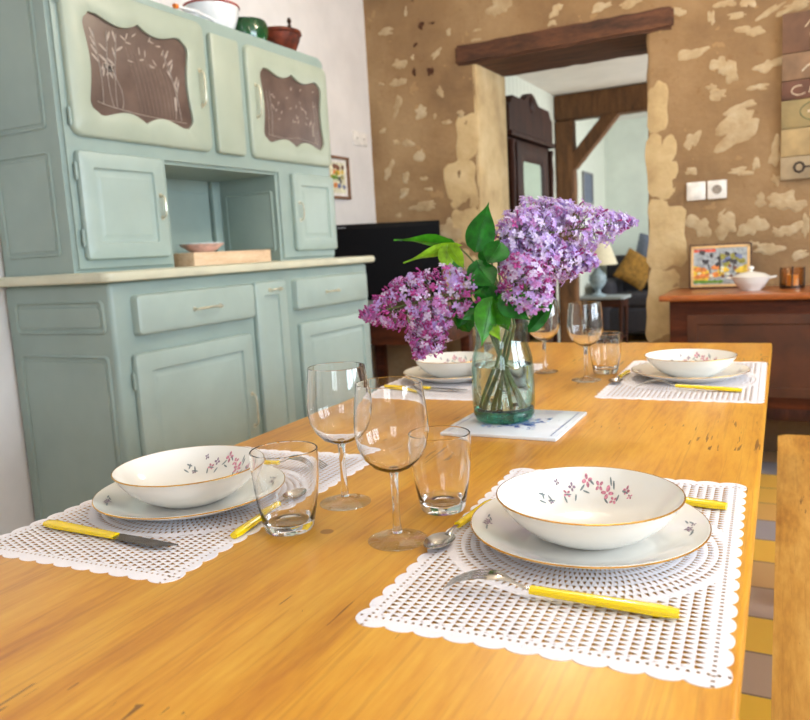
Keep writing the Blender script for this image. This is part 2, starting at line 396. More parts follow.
# rounded masonry arrises of the opening
for xj, sx in ((JL, -1), (JR, 1)):
    l = []
    zs = [k*.08 for k in range(27)]
    for z in zs:
        if z > LB: z = LB
        w = .004*sin(z*21+xj)+.003*sin(z*47)
        l.append([Vector((xj+sx*.022, WY, z)), Vector((xj+sx*(.008+w), WY+.004, z)), Vector((xj+w*sx, WY+.014, z)), Vector((xj+w*.6*sx, WY+.1, z)), Vector((xj, WY+.3, z)), Vector((xj, WY+.45, z)), Vector((xj+sx*.02, WY+.45, z))])
    wb.mat('quoin_stone' if sx < 0 else 'ochre_render'); wb.loops(l, False, False, False)
def blob(px, py, w, h, ang=0, mat='limestone', lift=.003, seed=None, n=30, rough=.55, sq=0):
    wb.mat(mat); c = at_y(px, py, WY); k = c.dot(fw)  # size in metres from its size on the wall
    k = (c-Vector((0, 0, CZ))).dot(fw)/F; rr = random.Random(px*31+py*7)
    ph = [rr.uniform(0, 6.28) for _ in range(8)]; am = [rr.uniform(.4, 1)*rough/(q+1.6) for q in range(8)]
    def ol(s):
        o = []
        for i in range(n):
            t = 2*pi*i/n; r = max(.35, 1+sum(am[q]*sin((q+2)*t+ph[q]) for q in range(8)))*(min(1.24, 1/max(abs(cos(t)), abs(sin(t)))) if sq else 1)
            x = cos(t)*w/2*r*k*s; z = sin(t)*h/2*r*k*s; a = radians(ang)
            o.append(Vector((c.x+x*cos(a)-z*sin(a), 0, c.z+x*sin(a)+z*cos(a))))
        return o
    a, b, d = ol(1), ol(.93), ol(.6)
    for v in a: v.y = WY-.001
    for v in b: v.y = WY-lift
    for v in d: v.y = WY-lift-rr.uniform(.0005, .002)
    wb.loops([a, b, d], True, False, True)
C2 = [(85,103,60,22,0),(130,210,45,35,0),(125,270,50,30,0),(123,345,28,58,-22),(200,370,50,40,0),(262,300,22,38,0),(285,400,28,18,0),(120,466,30,14,0),(157,468,34,28,0),(195,510,30,50,-30),(95,558,24,60,-25),(150,580,26,38,20),(145,630,38,26,0),(210,585,26,16,0),(225,618,34,10,0),(235,662,16,16,0),(75,428,22,16,0),(250,175,42,18,28),(125,705,36,12,0),(290,105,20,20,0),(456,20,88,56,0),(380,130,30,10,0),(384,98,26,8,0),(150,36,14,30,0),(172,188,14,14,0),(70,275,18,10,0),(330,372,30,20,0),(245,380,16,14,0)]
for X, Y, w, h, a in C2: blob(360+X/3.27, Y/3.27, w/3.27, h/3.27, a)
for X, Y, w, h in ((200, 85, 30, 22), (235, 76, 24, 14), (178, 236, 18, 26), (230, 234, 22, 30), (182, 146, 16, 14), (168, 4, 24, 10)): blob(360+X/3.27, Y/3.27, w/3.27, h/3.27, 0, 'hole_shade', .002)  # holes in the wall, their shade put into dark patches on the surface
C3 = [(605,93,42,22,10),(655,112,26,32,20),(673,124,30,30,30),(707,53,38,20,-20),(740,112,40,22,20),(650,163,32,18,0),(721,150,30,12,0),(688,185,46,14,15),(683,222,96,44,32),(606,242,22,34,-15),(690,296,38,14,0),(760,345,38,36,10),(750,262,20,40,0),(606,295,26,10,0),(640,30,10,26,0),(665,6,34,14,0),(703,4,22,20,0),(740,20,40,12,28),(770,18,40,10,20),(683,27,34,10,0),(665,385,38,42,20),(712,390,44,34,25),(752,310,14,18,0),(717,282,14,18,0),(790,8,40,14,0),(640,150,14,12,0),(725,345,18,22,0),(580,20,30,14,0),(775,395,40,22,10),(372,18,26,16,30),(365,40,14,12,0),(450,12,40,12,12),(500,6,40,14,10)]
for X, Y, w, h, a in C3: blob(340+X/1.723, Y/1.723, w/1.723, h/1.723, a)
for px, py, w, h, a in ((769, 249, 22, 14, 0), (752, 244, 10, 6, 20), (700, 248-22, 22, 22, -20), (795, 205, 20, 14, 0), (780, 232, 16, 8, -30), (800, 255, 18, 8, 20), (722, 218, 9, 7, 0), (806, 225, 8, 20, 0), (425, 206, 30, 10, 0), (452, 232, 26, 22, 0), (441, 262, 20, 14, 0), (455, 300, 26, 40, 0)): blob(px, py, w, h, a)
# dressed blocks beside the opening
for px, py, w, h in ((467, 138, 24, 44), (461, 184, 36, 44), (465, 227, 30, 40), (460, 269, 38, 42), (464, 314, 32, 46)): blob(px, py, w, h, 0, 'quoin_stone', .0025, None, 40, .16, 1)
for px, py, w, h in ((658, 108, 21, 44), (662, 166, 29, 66), (667, 235, 38, 66), (663, 305, 31, 72)): blob(px, py, w, h, 0, 'quoin_stone', .0025, None, 40, .16, 1)
struct(wb.build('wall_back', None, recalc=False))

# rough oak lintel
def rough_box(name, a, b, mat, seg=14, amp=.006, parent=None, M4=None, axis=0):
    t = bmesh.new(); bmesh.ops.create_cube(t, size=1)
    for v in t.verts: v.co = Vector([(a[i]+b[i])/2 + v.co[i]*(b[i]-a[i]) for i in range(3)])
    ed = [e for e in t.edges if abs((e.verts[0].co-e.verts[1].co)[axis]) > 1e-4]
    bmesh.ops.subdivide_edges(t, edges=ed, cuts=seg, use_grid_fill=True)
    bmesh.ops.bevel(t, geom=[e for e in t.edges if len(e.link_faces) == 2 and e.calc_face_angle(0) > 1], offset=amp*1.4, segments=2, affect='EDGES', clamp_overlap=True)
    rr = random.Random(name+str(a))
    for v in t.verts: v.co += Vector((rr.uniform(-1, 1), rr.uniform(-1, 1), rr.uniform(-1, 1)))*amp*.35
    mb = MB(); mb.merge(t, M4, True); return mb.build(name, mat, parent, sharp=radians(60))
struct(rough_box('trim_1', (-1.69, WY-.018, LB-.002), (-.566, WY+.44, LT), 'beam_wood', 18, .008))

# ---- the passage room beyond the doorway
PX, PYB, PC, PYF = -2.03, 7.0, 2.37, 9.0
S('wall_passage_left', lambda m: m.box((PX-.1, WY+.45, 0), (PX, PYF, PC+.1)), 'white_boards')
S('wall_passage_far', lambda m: m.box((PX-.1, PYF, 0), (1.2, PYF+.1, PC+.1)), 'passage_plaster')
S('wall_passage_right', lambda m: (m.box((1.0, WY+.45, 0), (1.1, 6.0, PC+.1)), m.box((1.0, 8.0, 0), (1.1, PYF, PC+.1)), m.box((1.0, 6.0, 0), (1.1, 8.0, .8)), m.box((1.0, 6.0, 2.1), (1.1, 8.0, PC+.1))), 'passage_plaster')
S('ceiling_passage', lambda m: m.box((PX-.1, WY+.45, PC), (1.1, PYF+.1, PC+.1)), 'ceiling_plaster')
win('window_4', 'x', 1.05, 6.0, 8.0, .8, 2.1)
struct(rough_box('trim_2', (PX+.002, PYB, 2.145), (1.0, PYB+.16, PC-.005), 'post_wood', 18, .008))
struct(rough_box('trim_3', (PX+.002, PYB+.01, 0), (-1.865, PYB+.15, 2.145), 'post_wood', 18, .008, axis=2))
bp0, bp1 = Vector((-1.90, PYB+.08, 1.74)), Vector((-1.50, PYB+.08, 2.18))
dd = bp1-bp0; ang = atan2(dd.z, dd.x)
struct(rough_box('trim_4', (-dd.length/2, -.06, -.055), (dd.length/2, .06, .055), 'post_wood', 10, .006, None, Matrix.Translation((bp0+bp1)/2) @ Matrix.Rotation(-ang, 4, 'Y')))
# skirting
S('baseboard_left', lambda m: m.box((WL, WF, 0), (WL+.015, 3.98, .09), .003), 'white_plaster')

def bez(p, n=14):
    p = [Vector(q) for q in p]; out = []
    for k in range(n+1):
        t_ = k/n; a = [q.copy() for q in p]
        while len(a) > 1: a = [a[i].lerp(a[i+1], t_) for i in range(len(a)-1)]
        out.append(a[0])
    return out
# ------------------------------------------------------------------ dresser (painted kitchen buffet)
bx0, bx1 = 1.566, 3.045; XF, XU, XB = -1.773, -1.90, WL+.003
buf = thing('kitchen_dresser', 'tall sage green painted kitchen dresser with smoked glass upper doors against the white wall', 'dresser', (-2.0, 2.3, 0))
BO = Vector(buf.location)
def loc(mb):
    bmesh.ops.translate(mb.bm, verts=list(mb.bm.verts), vec=-BO); return mb
def b_(mb, name, mat, parent=buf, **k): return loc(mb).build(name, mat, parent, **k)
CT0, CT1 = 1.017, 1.048
m = MB(); m.box((XB, bx0, .08), (XF, bx1, CT0), .016, 4); m.box((XB+.02, bx0+.03, 0), (XF-.04, bx1-.03, .09))
b_(m, 'base_carcass', 'sage_paint')
m = MB(); l = []
o = [(XB, bx0-.035), (XF+.035-.03, bx0-.035)]
ol = rrect(XB, XF+.035, bx0-.035, bx1+.04, .03, 6)
def flat(ol, z, ins, cx, cy):
    return [Vector((p[0]-ins*(1 if p[0] > cx else -1)*(1 if abs(p[0]-cx) > .05 else 0), p[1]-ins*(1 if p[1] > cy else -1), z)) for p in ol]
cx, cy = (XB+XF)/2, 2.3
m.loops([flat(ol, CT0, .01, cx, cy), flat(ol, CT0+.004, .003, cx, cy), flat(ol, (CT0+CT1)/2, 0, cx, cy), flat(ol, CT1-.004, .003, cx, cy), flat(ol, CT1, .01, cx, cy)], True, True, True)
b_(m, 'countertop', 'cream_edge_paint')
# panel facing +X built from nested rounded rectangles: profile = [(inset, height, radius)]
def xpanel(y0, y1, z0, z1, X, prof, sgn=1):
    return [[Vector((X+h, p[0], p[1])) for p in subr(y0, y1, z0, z1, ins, r)] for ins, h, r in prof]
def ypanel(x0, x1, z0, z1, Y, prof):
    return [[Vector((p[0], Y-h, p[1])) for p in subr(x0, x1, z0, z1, ins, r)] for ins, h, r in prof]
SLAB = [(.002, 0, .012), (0, .004, .012), (0, .011, .012), (.003, .018, .011), (.009, .021, .008)]
RAISED = SLAB+[(.062, .017, .008), (.066, .0125, .008), (.070, .010, .006), (.092, .0135, .004), (.095, .0135, .003)]
def raised(ins):
    return SLAB+[(ins, .021, .008), (ins+.003, .013, .008), (ins+.010, .011, .006), (ins+.024, .017, .004), (ins+.027, .0175, .003)]
GROOVE = lambda h=.0: [(0, h+.001, .01), (.004, h-.004, .01), (.010, h-.004, .008), (.014, h+.0005, .006)]
def loop_handle(z0, z1, y, X, name='handle', parent=None, horiz=None):
    m = MB(); r = .0035
    if horiz: 
        y0, y1, z = horiz
        path = [(X, y0, z), (X+.014, y0+.002, z), (X+.02, y0+.012, z+.001)]+[(X+.021, y0+(y1-y0)*k/6, z+.002) for k in (2, 3, 4)]+[(X+.02, y1-.012, z+.001), (X+.014, y1-.002, z), (X, y1, z)]
    else:
        path = [(X, y, z0), (X+.014, y, z0+.002), (X+.02, y, z0+.012)]+[(X+.021, y, z0+(z1-z0)*k/6) for k in (2, 3, 4)]+[(X+.02, y, z1-.012), (X+.014, y, z1-.002), (X, y, z1)]
    m.tube(path, r, 8)
    for p in (path[0], path[-1]):
        m.tube([p, (p[0]+.003, p[1], p[2])], .008, 12)
    return b_(m, name, 'handle_metal', parent)
def hinge(y, z, X, parent):
    m = MB(); m.tube([(X, y, z-.022), (X, y, z+.022)], .005, 10); m.tube([(X, y, z-.027), (X, y, z-.022)], .003, 8); m.tube([(X, y, z+.022), (X, y, z+.027)], .003, 8)
    m.box((X-.008, y-.002, z-.018), (X, y+.010, z+.018), .001)
    return b_(m, 'hinge', 'sage_paint', parent)
# drawers
for (y0, y1, z0, z1), hy in (((1.64, 2.193, .853, .975), (1.877, 2.001)), ((2.45, 3.0, .853, .977), (2.655, 2.745))):
    m = MB(); m.loops(xpanel(y0, y1, z0, z1, XF, [(0, -.03, .014), (0, .014, .014), (.004, .024, .013), (.012, .028, .01)]), True, True, True)
    d = b_(m, 'drawer', 'sage_paint_daylit'); loop_handle(0, 0, 0, XF+.027, 'handle', d, (hy[0], hy[1], .912))
# lower doors
for y0, y1 in ((1.62, 2.165), (2.472, 3.008)):
    m = MB(); m.loops(xpanel(y0, y1, .12, .80, XF, raised(.055)), True, True, True)
    d = b_(m, 'door', 'sage_paint_daylit')
    if y0 < 2:
        loop_handle(.467, .583, 2.135, XF+.020, 'handle', d)
        for z in (.72, .2): hinge(y0-.005, z, XF+.010, d)
# narrow centre door with ring pull
m = MB(); m.loops(xpanel(2.204, 2.394, .12, .977, XF, SLAB+[(.05, .021, .004), (.052, .013, .004), (.06, .013, .003)]), True, True, True)
d = b_(m, 'door', 'sage_paint_daylit'); loop_handle(0, 0, 0, XF+.020, 'handle', d, (2.285, 2.352, .945))
# side panels of the base
for z0, z1 in ((.866, .967), (.12, .803)):
    m = MB(); m.loops(ypanel(-2.197, -1.80, z0, z1, bx0, [(0, -.004, .02), (0, .002, .02), (.005, .006, .018), (.012, -.003, .016), (.017, -.002, .014), (.021, .004, .012)]), True, False, True); b_(m, 'side_panel', 'sage_paint')
# upper carcass with open niche
UY0, UY1, UZ0, UZ1, NY0, NY1, NZ1 = 1.569, 2.992, CT1, 1.918, 1.978, 2.585, 1.393
m = MB(); 
sil = rrect(UY0, UY1, UZ0-.06, UZ1, .03, 6)
rt = rrect(UY0, UY1, UZ0, UZ1, .035, 6)[:14]
sil = rt+[(UY0, UZ0), (NY0, UZ0), (NY0, NZ1), (NY1, NZ1), (NY1, UZ0), (UY1, UZ0)]
m.prism(sil, XB+.02, XU, Matrix(((0, 0, 1, 0), (1, 0, 0, 0), (0, 1, 0, 0), (0, 0, 0, 1))))
bmesh.ops.recalc_face_normals(m.bm, faces=list(m.bm.faces))
bmesh.ops.bevel(m.bm, geom=[e for e in m.bm.edges if min(v.co.x for v in e.verts) > XU-.001], offset=.012, segments=3, affect='EDGES', clamp_overlap=True)
for f in m.bm.faces: f.smooth = True
m.box((XB, UY0+.01, UZ0), (XB+.02, UY1-.01, UZ1-.03))
b_(m, 'upper_carcass', 'sage_paint')
for z0, z1 in ((1.10, 1.405), (1.468, 1.87)):
    m = MB(); m.loops(ypanel(-2.20, -1.957, z0, z1, UY0, [(0, -.004, .016), (0, .002, .016), (.004, .005, .014), (.010, -.003, .012), (.015, -.002, .01), (.019, .0035, .008)]), True, False, True); b_(m, 'side_panel', 'sage_paint')
# niche lining: back panel and right side panel
m = MB(); m.loops(xpanel(NY0+.02, NY1-.06, UZ0+.03, NZ1-.05, XB+.021, [(0, -.003, .012), (0, .006, .012), (.004, .008, .01), (.01, .008, .008)]), True, False, True); b_(m, 'niche_back_panel', 'sage_paint')
m = MB(); m.box((XB+.021, NY1-.05, UZ0), (XB+.045, NY1-.001, NZ1), .004); b_(m, 'niche_post', 'sage_paint')
m = MB(); m.loops(ypanel(XB+.07, XU-.03, UZ0+.04, NZ1-.06, NY1, [(0, -.003, .012), (0, .006, .012), (.004, .008, .01), (.01, .005, .008), (.014, .007, .008)]), True, False, True); b_(m, 'niche_side_panel', 'sage_paint')
# small doors
for y0, y1, hy, hx in ((1.603, 1.941, 1.912, 1), (2.672, 2.982, 2.70, -1)):
    m = MB(); m.loops(xpanel(y0, y1, 1.085, 1.405, XU, raised(.048)), True, True, True)
    d = b_(m, 'door', 'sage_paint_daylit'); loop_handle(1.212, 1.284, hy, XU+.020, 'handle', d)
    if hx > 0:
        for z in (1.345, 1.15): hinge(y0-.005, z, XU+.010, d)
# flat filler between the glazed doors
m = MB(); m.loops(xpanel(2.228, 2.384, 1.448, 1.866, XU, SLAB), True, True, True); b_(m, 'centre_panel', 'sage_paint_pale')
# glazed doors
def cartouche(y0, y1, z0, z1, N=96, dip=.025, side=.017, s=0):
    """ogee outline: lobed corners, a cusp in the middle of top and bottom"""
    pts = []; q = N//4
    yc, zc = (y0+y1)/2, (z0+z1)/2; a, b = (y1-y0)/2+s, (z1-z0)/2+s
    def topz(t):  # t -1..1 across
        u = abs(t); d = dip*sin(pi*min(1, (u/.82)**.8))**1.2 if u < .82 else 0
        rd = 0 if u < .80 else .040*((u-.80)/.20)**2.4
        return b-d-rd
    def sidex(t):
        u = abs(t); d = side*cos(pi/2*min(1, u/.8))**1.3
        rd = 0 if u < .74 else .040*((u-.74)/.26)**2.4
        return a-d-rd
    for k in range(q): t = -1+2*k/q; pts.append((sidex(t)*1, t*b))
    for k in range(q): t = 1-2*k/q; pts.append((t*a, topz(t)))
    for k in range(q): t = 1-2*k/q; pts.append((-sidex(t), t*b))
    for k in range(q): t = -1+2*k/q; pts.append((t*a, -topz(t)))
    # corners: pull onto a smooth arc
    out = []
    n = len(pts)
    for i in range(n):
        x = sum(pts[(i+j) % n][0] for j in (-1, 0, 1))/3; z = sum(pts[(i+j) % n][1] for j in (-1, 0, 1))/3
        out.append((x, z) if (i % q) not in (0,) or True else pts[i])
    cusp = [q+q//2, 3*q+q//2]
    for c in cusp: out[c] = pts[c]
    return [(yc+p[0], zc+p[1]) for p in out]
def rect_like(y0, y1, z0, z1, N, r):
    q = N//4; a, b = (y1-y0)/2, (z1-z0)/2; yc, zc = (y0+y1)/2, (z0+z1)/2; pts = []
    for k in range(q): pts.append((a, (-1+2*k/q)*b))
    for k in range(q): pts.append(((1-2*k/q)*a, b))
    for k in range(q): pts.append((-a, (1-2*k/q)*b))
    for k in range(q): pts.append(((-1+2*k/q)*a, -b))
    out = []
    for x, z in pts:
        dx, dz = abs(x)-(a-r), abs(z)-(b-r)
        if dx > 0 and dz > 0:
            L_ = hypot(dx, dz); dx, dz = dx/L_*r, dz/L_*r
            x = math.copysign(a-r+dx, x); z = math.copysign(b-r+dz, z)
        out.append((yc+x, zc+z))
    return out
def etch_left(m, P):
    def stem(pts, r=.0015): m.tube(bez([P(*p) for p in pts], 10), r, 4)
    def leaf(a, b, ang, L=.036, w=.008):
        c = []
        for k in range(8):
            t = 2*pi*k/8; x = cos(t)*L/2+L/2; z = sin(t)*w/2; c.append(P(a+(x*cos(ang)-z*sin(ang))/.44, b+(x*sin(ang)+z*cos(ang))/.3))
        m.add(c, [tuple(range(8))])
    rr = random.Random(5)
    for pts in ([(.13, .14), (.15, .4), (.12, .6), (.1, .82)], [(.25, .12), (.24, .4), (.28, .6), (.3, .85)], [(.22, .12), (.17, .35), (.2, .55), (.22, .86)], [(.30, .12), (.34, .3), (.27, .42), (.2, .5)], [(.88, .1), (.86, .4), (.8, .6), (.74, .8)], [(.82, .1), (.84, .3), (.88, .5)]):
        stem(pts); 
        for k in range(1, len(pts)):
            for s in (0, .33, .66):
                a = pts[k-1][0]*(1-s)+pts[k][0]*s; b = pts[k-1][1]*(1-s)+pts[k][1]*s
                if b > .38:
                    leaf(a, b, rr.choice((.7, 2.4, 1.2, 2.0))+rr.uniform(-.2, .2))
    stem([(.08, .15), (.2, .1), (.35, .12), (.45, .07), (.6, .09), (.93, .08)])
    for k in range(16): leaf(rr.uniform(.38, .75), rr.uniform(.6, .88), rr.uniform(0, 3.1), .025, .005)
    for k in range(9): stem([(.38+k*.045, .75-k*.02), (.44+k*.045, .45), (.48+k*.04, .12)], .0004)
def etch_right(m, P):
    rr = random.Random(9)
    for k in range(34):
        a, b, ang = rr.uniform(.12, .88), rr.uniform(.35, .85), rr.uniform(0, 3.1)
        c = [P(a+(cos(2*pi*i/8)*.009*cos(ang)-sin(2*pi*i/8)*.003*sin(ang))/.43, b+(cos(2*pi*i/8)*.009*sin(ang)+sin(2*pi*i/8)*.003*cos(ang))/.29) for i in range(8)]
        m.add(c, [tuple(range(8))])
    for a in (.1, .15, .86, .9): m.tube([P(a, .1), P(a+.02, .4), P(a, .7)], .0012, 4)
    m.tube([P(.1, .12), P(.35, .1), P(.55, .14), P(.9, .1)], .001, 4)
for (y0, y1, z0, z1), (g0, g1, h0, h1), hy, left in (((1.603, 2.2, 1.447, 1.888), (1.672, 2.112, 1.51, 1.815), 2.158, 1), ((2.426, 2.985, 1.447, 1.870), (2.503, 2.934, 1.512, 1.803), 2.468, 0)):
    N = 96; gl = cartouche(g0, g1, h0, h1, N)
    def L3(pts, h): return [Vector((XU+h, p[0], p[1])) for p in pts]
    gi = cartouche(g0, g1, h0, h1, N, s=.006)
    m = MB(); m.loops([L3(rect_like(y0, y1, z0, z1, N, .03), 0), L3(rect_like(y0, y1, z0, z1, N, .03), .008), L3(rect_like(y0+.003, y1-.003, z0+.003, z1-.003, N, .03), .014), L3(rect_like(y0+.009, y1-.009, z0+.009, z1-.009, N, .026), .018),
        L3(gi, .018), L3(gl, .0155), L3(gl, .006)], True, False, False)
    d = b_(m, 'door', 'sage_paint_pale')
    m = MB(); m.prism([(p[0], p[1]) for p in cartouche(g0, g1, h0, h1, N, s=.002)], .003, .007, Matrix(((0, 0, 1, XU), (1, 0, 0, 0), (0, 1, 0, 0), (0, 0, 0, 1))))
    pane = b_(m, 'glass_pane', 'smoked_glass', d); pane['label'] = 'smoked glass pane with etched branches'
    m = MB(); P = lambda a, b: Vector((XU+.0078, g0+(g1-g0)*a, h0+(h1-h0)*b))
    (etch_left if left else etch_right)(m, P)
    m.box((XU+.0072, g0+(g1-g0)*.83-.004, h0+.06), (XU+.0082, g0+(g1-g0)*.83+.004, h0+.105))
    e = b_(m, 'etched_branches', 'etched_white', d)
    loop_handle(1.603, 1.722, hy, XU+.017, 'handle', d)
    if left:
        for z in (1.84, 1.50): hinge(y0-.005, z, XU+.010, d)

# things in and on the dresser
UT = UZ1
m = MB(); m.box((-2.02, 2.06, CT1), (-1.895, 2.50, CT1+.048), .003); tag(m.build('wooden_box', 'box_wood'), 'pale wooden box lying on the dresser counter in the open niche', 'box')
t = thing('pink_dish', 'round pinkish shallow dish standing on the pale wooden box in the niche', 'dish', (-1.98, 2.20, CT1+.048))
m = MB(); m.lathe([(0, .002), (.04, .0), (.05, .006), (.078, .026), (.082, .03), (.078, .031), (.05, .012), (0, .008)], 36); m.build('bowl', 'pink_ceramic', t)
m = MB(); m.lathe([(.08, .028), (.083, .031), (.080, .0335), (.074, .031), (.08, .028)], 36); m.build('rim', 'enamel', t)
PXO = -2.05
t = thing('enamel_pot', 'white enamel pot with red rim on top of the dresser', 'pot', (PXO, 2.45, UT)); t.scale = (.88, .88, .97)
m = MB(); m.lathe([(0, 0), (.07, 0), (.09, .02), (.113, .075), (.120, .112), (.115, .112), (.105, .07), (.08, .02), (0, .012)], 40); m.build('pot_body', 'enamel', t)
m = MB(); m.lathe([(.118, .109), (.124, .111), (.123, .117), (.116, .116), (.118, .109)], 40); m.build('rim', 'red_rim', t)
for s in (-1, 1):
    m = MB(); m.tube([(.03*a, s*(.100+.03*sqrt(1-a*a*.8)), .06) for a in (-1, -.7, -.3, 0, .3, .7, 1)], .005, 8); m.build('handle', 'red_rim' if s > 0 else 'enamel', t)
t = thing('pot_long_handle', 'long white enamel handle of the red rimmed white pot on the dresser top', 'pot handle', (-1.925, 2.235, UT))  # long handle of the white pot, built as an object of its own
m = MB(); m.tube([(0, -.11, .016), (0, -.02, .022), (0, .05, .016), (0, .08, .008)], [.005, .005, .006, .008], 10); m.build('handle', 'enamel', t)
m = MB(); m.tube([(0, -.125, .014), (0, -.11, .016)], .008, 10); m.build('handle_tip', 'orange_cloth', t)
t = thing('green_pot', 'dark green glazed round pot on top of the dresser', 'pot', (PXO, 2.65, UT)); t.scale = (1, .95, 1.1)
m = MB(); m.lathe([(0, 0), (.06, 0), (.088, .02), (.098, .055), (.092, .085), (.088, .092), (.082, .085), (.08, .03), (0, .01)], 36); m.build('pot_body', 'green_glaze', t)
m = MB(); m.lathe([(.09, .084), (.06, .098), (.02, .104), (.0, .105)], 36); m.build('lid', 'green_glaze', t)
for s in (-1, 1): m = MB(); m.tube([(-.02, s*.094, .07), (-.012, s*.108, .074), (.012, s*.108, .074), (.02, s*.094, .07)], .005, 8); m.build('handle', 'green_glaze', t)
t = thing('brazier_pot', 'rusty brown iron pot with little finials, rightmost on top of the dresser', 'pot', (PXO, 2.862, UT)); t.scale = (1.15, 1.1, 1.25)
m = MB(); m.lathe([(0, 0), (.05, 0), (.055, .01), (.07, .02), (.088, .055), (.094, .075), (.088, .078), (.06, .03), (0, .015)], 32); m.build('pot_body', 'rust_iron', t)
m = MB(); m.lathe([(.09, .07), (.098, .075), (.096, .085), (.086, .084), (.09, .07)], 32); m.build('collar', 'rust_iron', t)
for k in range(3):
    a = radians(100+120*k); m = MB(); m.lathe([(.004, .08), (.008, .088), (.004, .096), (.009, .104), (.005, .115), (0, .118)], 10, (.09*cos(a), .09*sin(a), 0)); m.build('finial', 'dark_metal', t)
m = MB(); m.lathe([(0, .07), (.05, .078), (.06, .09), (.045, .1), (0, .104)], 24); m.build('cloth_filling', 'paper_white', t)

# pictures and switches on the white wall
t = thing('framed_print', 'small framed colourful print hanging on the white wall behind the dresser', 'picture', (WL+.001, 3.59, 1.47))
def frame_x(m, y0, y1, z0, z1, w, x0, x1):
    m.box((x0, y0, z0), (x1, y0+w, z1), .002); m.box((x0, y1-w, z0), (x1, y1, z1), .002); m.box((x0, y0, z0), (x1, y1, z0+w), .002); m.box((x0, y0, z1-w), (x1, y1, z1), .002)
m = MB(); frame_x(m, -.11, .11, -.113, .113, .014, 0, .02); m.build('frame', 'picture_frame_wood', t)
m = MB(); m.box((0, -.1, -.1), (.006, .1, .1)); m.build('mount', 'paper_white', t)
m = MB(); rr = random.Random(3)
m.mat('art_cream').box((.006, -.075, -.08), (.007, .075, .08))
for k, nm in enumerate(['art_brown', 'art_brown', 'art_orange', 'art_yellow', 'art_olive', 'art_green', 'art_dark', 'art_cream', 'art_orange', 'art_blue']*3):
    y, z = rr.uniform(-.06, .06), .06-.12*((k % 10)/10)+rr.uniform(-.01, .01); m.mat(nm)
    m.add([(.0072+k*.00003, y+.016*cos(2*pi*i/7)*rr.uniform(.7, 1.2), z+.013*sin(2*pi*i/7)) for i in range(7)], [tuple(range(7))])
m.build('picture', None, t)
t = thing('wall_socket', 'white double socket plate high on the white wall beside the stone corner', 'socket', (WL, 3.86, 1.70))
m = MB(); m.box((0, -.075, -.038), (.009, .075, .038), .003); m.build('plate', 'white_plastic', t)
for y in (-.037, .037):
    m = MB(); m.lathe([(.02, 0), (.02, .001), (.016, .001), (0, .0008)], 20, (0, 0, 0), M4=Matrix.Translation((.009, y, 0)) @ Matrix.Rotation(pi/2, 4, 'Y')); c = m.build('outlet', 'white_plastic', t)
    m = MB(); m.box((.0095, y-.004, -.003), (.0115, y+.004, .005)); m.build('pin_hole', 'key_dark', c)

# television on a dark wooden stand in the corner
tl, trr = Vector((-2.205, 3.42, 0)), Vector((-1.742, 3.78, 0)); tdir = (trr-tl).normalized()
tc = (tl+trr)/2; ta = atan2(tdir.y, tdir.x); hw = (trr-tl).length/2+.004
SZ = .735
t = thing('television', 'flat black television standing in the corner beside the dresser', 'television', (tc.x, tc.y, SZ), ta)
m = MB(); m.box((-hw, -.02, .075), (hw, .022, .478), .006); m.build('casing', 'black_plastic', t)
m = MB(); m.box((-hw+.022, -.0215, .105), (hw-.022, -.0205, .452)); m.build('screen', 'black_screen', t)
m = MB(); 
for k in range(6): m.box((-hw+.045+k*.0075, -.0212, .4585), (-hw+.0505+k*.0075, -.0202, .4645))
m.build('maker_mark', 'grey_mark', t)
m = MB(); m.lathe([(0, 0), (.13, 0), (.135, .006), (.12, .012), (.02, .02), (.018, .08), (0, .085)], 36); m.build('foot', 'black_plastic', t)
t = thing('television_stand', 'dark wooden side table under the black television', 'table', (-1.94, 3.66, 0), radians(4))
m = MB(); m.box((-.29, -.27, SZ-.03), (.36, .27, SZ), .004); m.build('tabletop', 'dark_wood', t)
m = MB(); m.box((-.26, -.24, SZ-.15), (.33, .24, SZ-.03), .002); m.build('apron', 'dark_wood', t)
for x in (-.23, .30):
    for y in (-.21, .21): m = MB(); m.box((x-.028, y-.028, 0), (x+.028, y+.028, SZ-.1), .004); m.build('leg', 'dark_wood', t)

# switches on the stone wall
for nm, lab, x0, x1 in (('light_switch', 'white square light switch left of the socket on the stone wall', -.51, -.424), ('wall_socket', 'white square socket right of the light switch on the stone wall', -.416, -.331)):
    t = thing(nm, lab, 'switch' if 'switch' in nm else 'socket', ((x0+x1)/2, WY-.004, 1.06+.2065))
    m = MB(); m.box((-.0425, -.012, -.043), (.0425, .004, .043), .003); m.build('plate', 'white_plastic', t)
    if 'switch' in nm:
        m = MB(); m.box((-.032, -.016, -.032), (.032, -.010, .032), .003); m.build('rocker', 'white_plastic', t)
    else:
        m = MB(); m.lathe([(.022, 0), (.024, .002), (.026, 0), (.022, 0)], 24, M4=Matrix.Translation((0, -.0125, 0)) @ Matrix.Rotation(pi/2, 4, 'X')); o = m.build('outlet', 'white_plastic', t)
        m = MB(); m.lathe([(.022, 0), (0, .0)], 24, M4=Matrix.Translation((0, -.0125, 0)) @ Matrix.Rotation(pi/2, 4, 'X')); m.build('recess', 'switch_shadow', o)
        for dx, dz in ((-.009, 0), (.009, 0), (0, .012)): m = MB(); m.tube([(dx, -.0124, dz), (dx, -.0145, dz)], .0026, 8); m.build('pin_hole', 'key_dark', o)

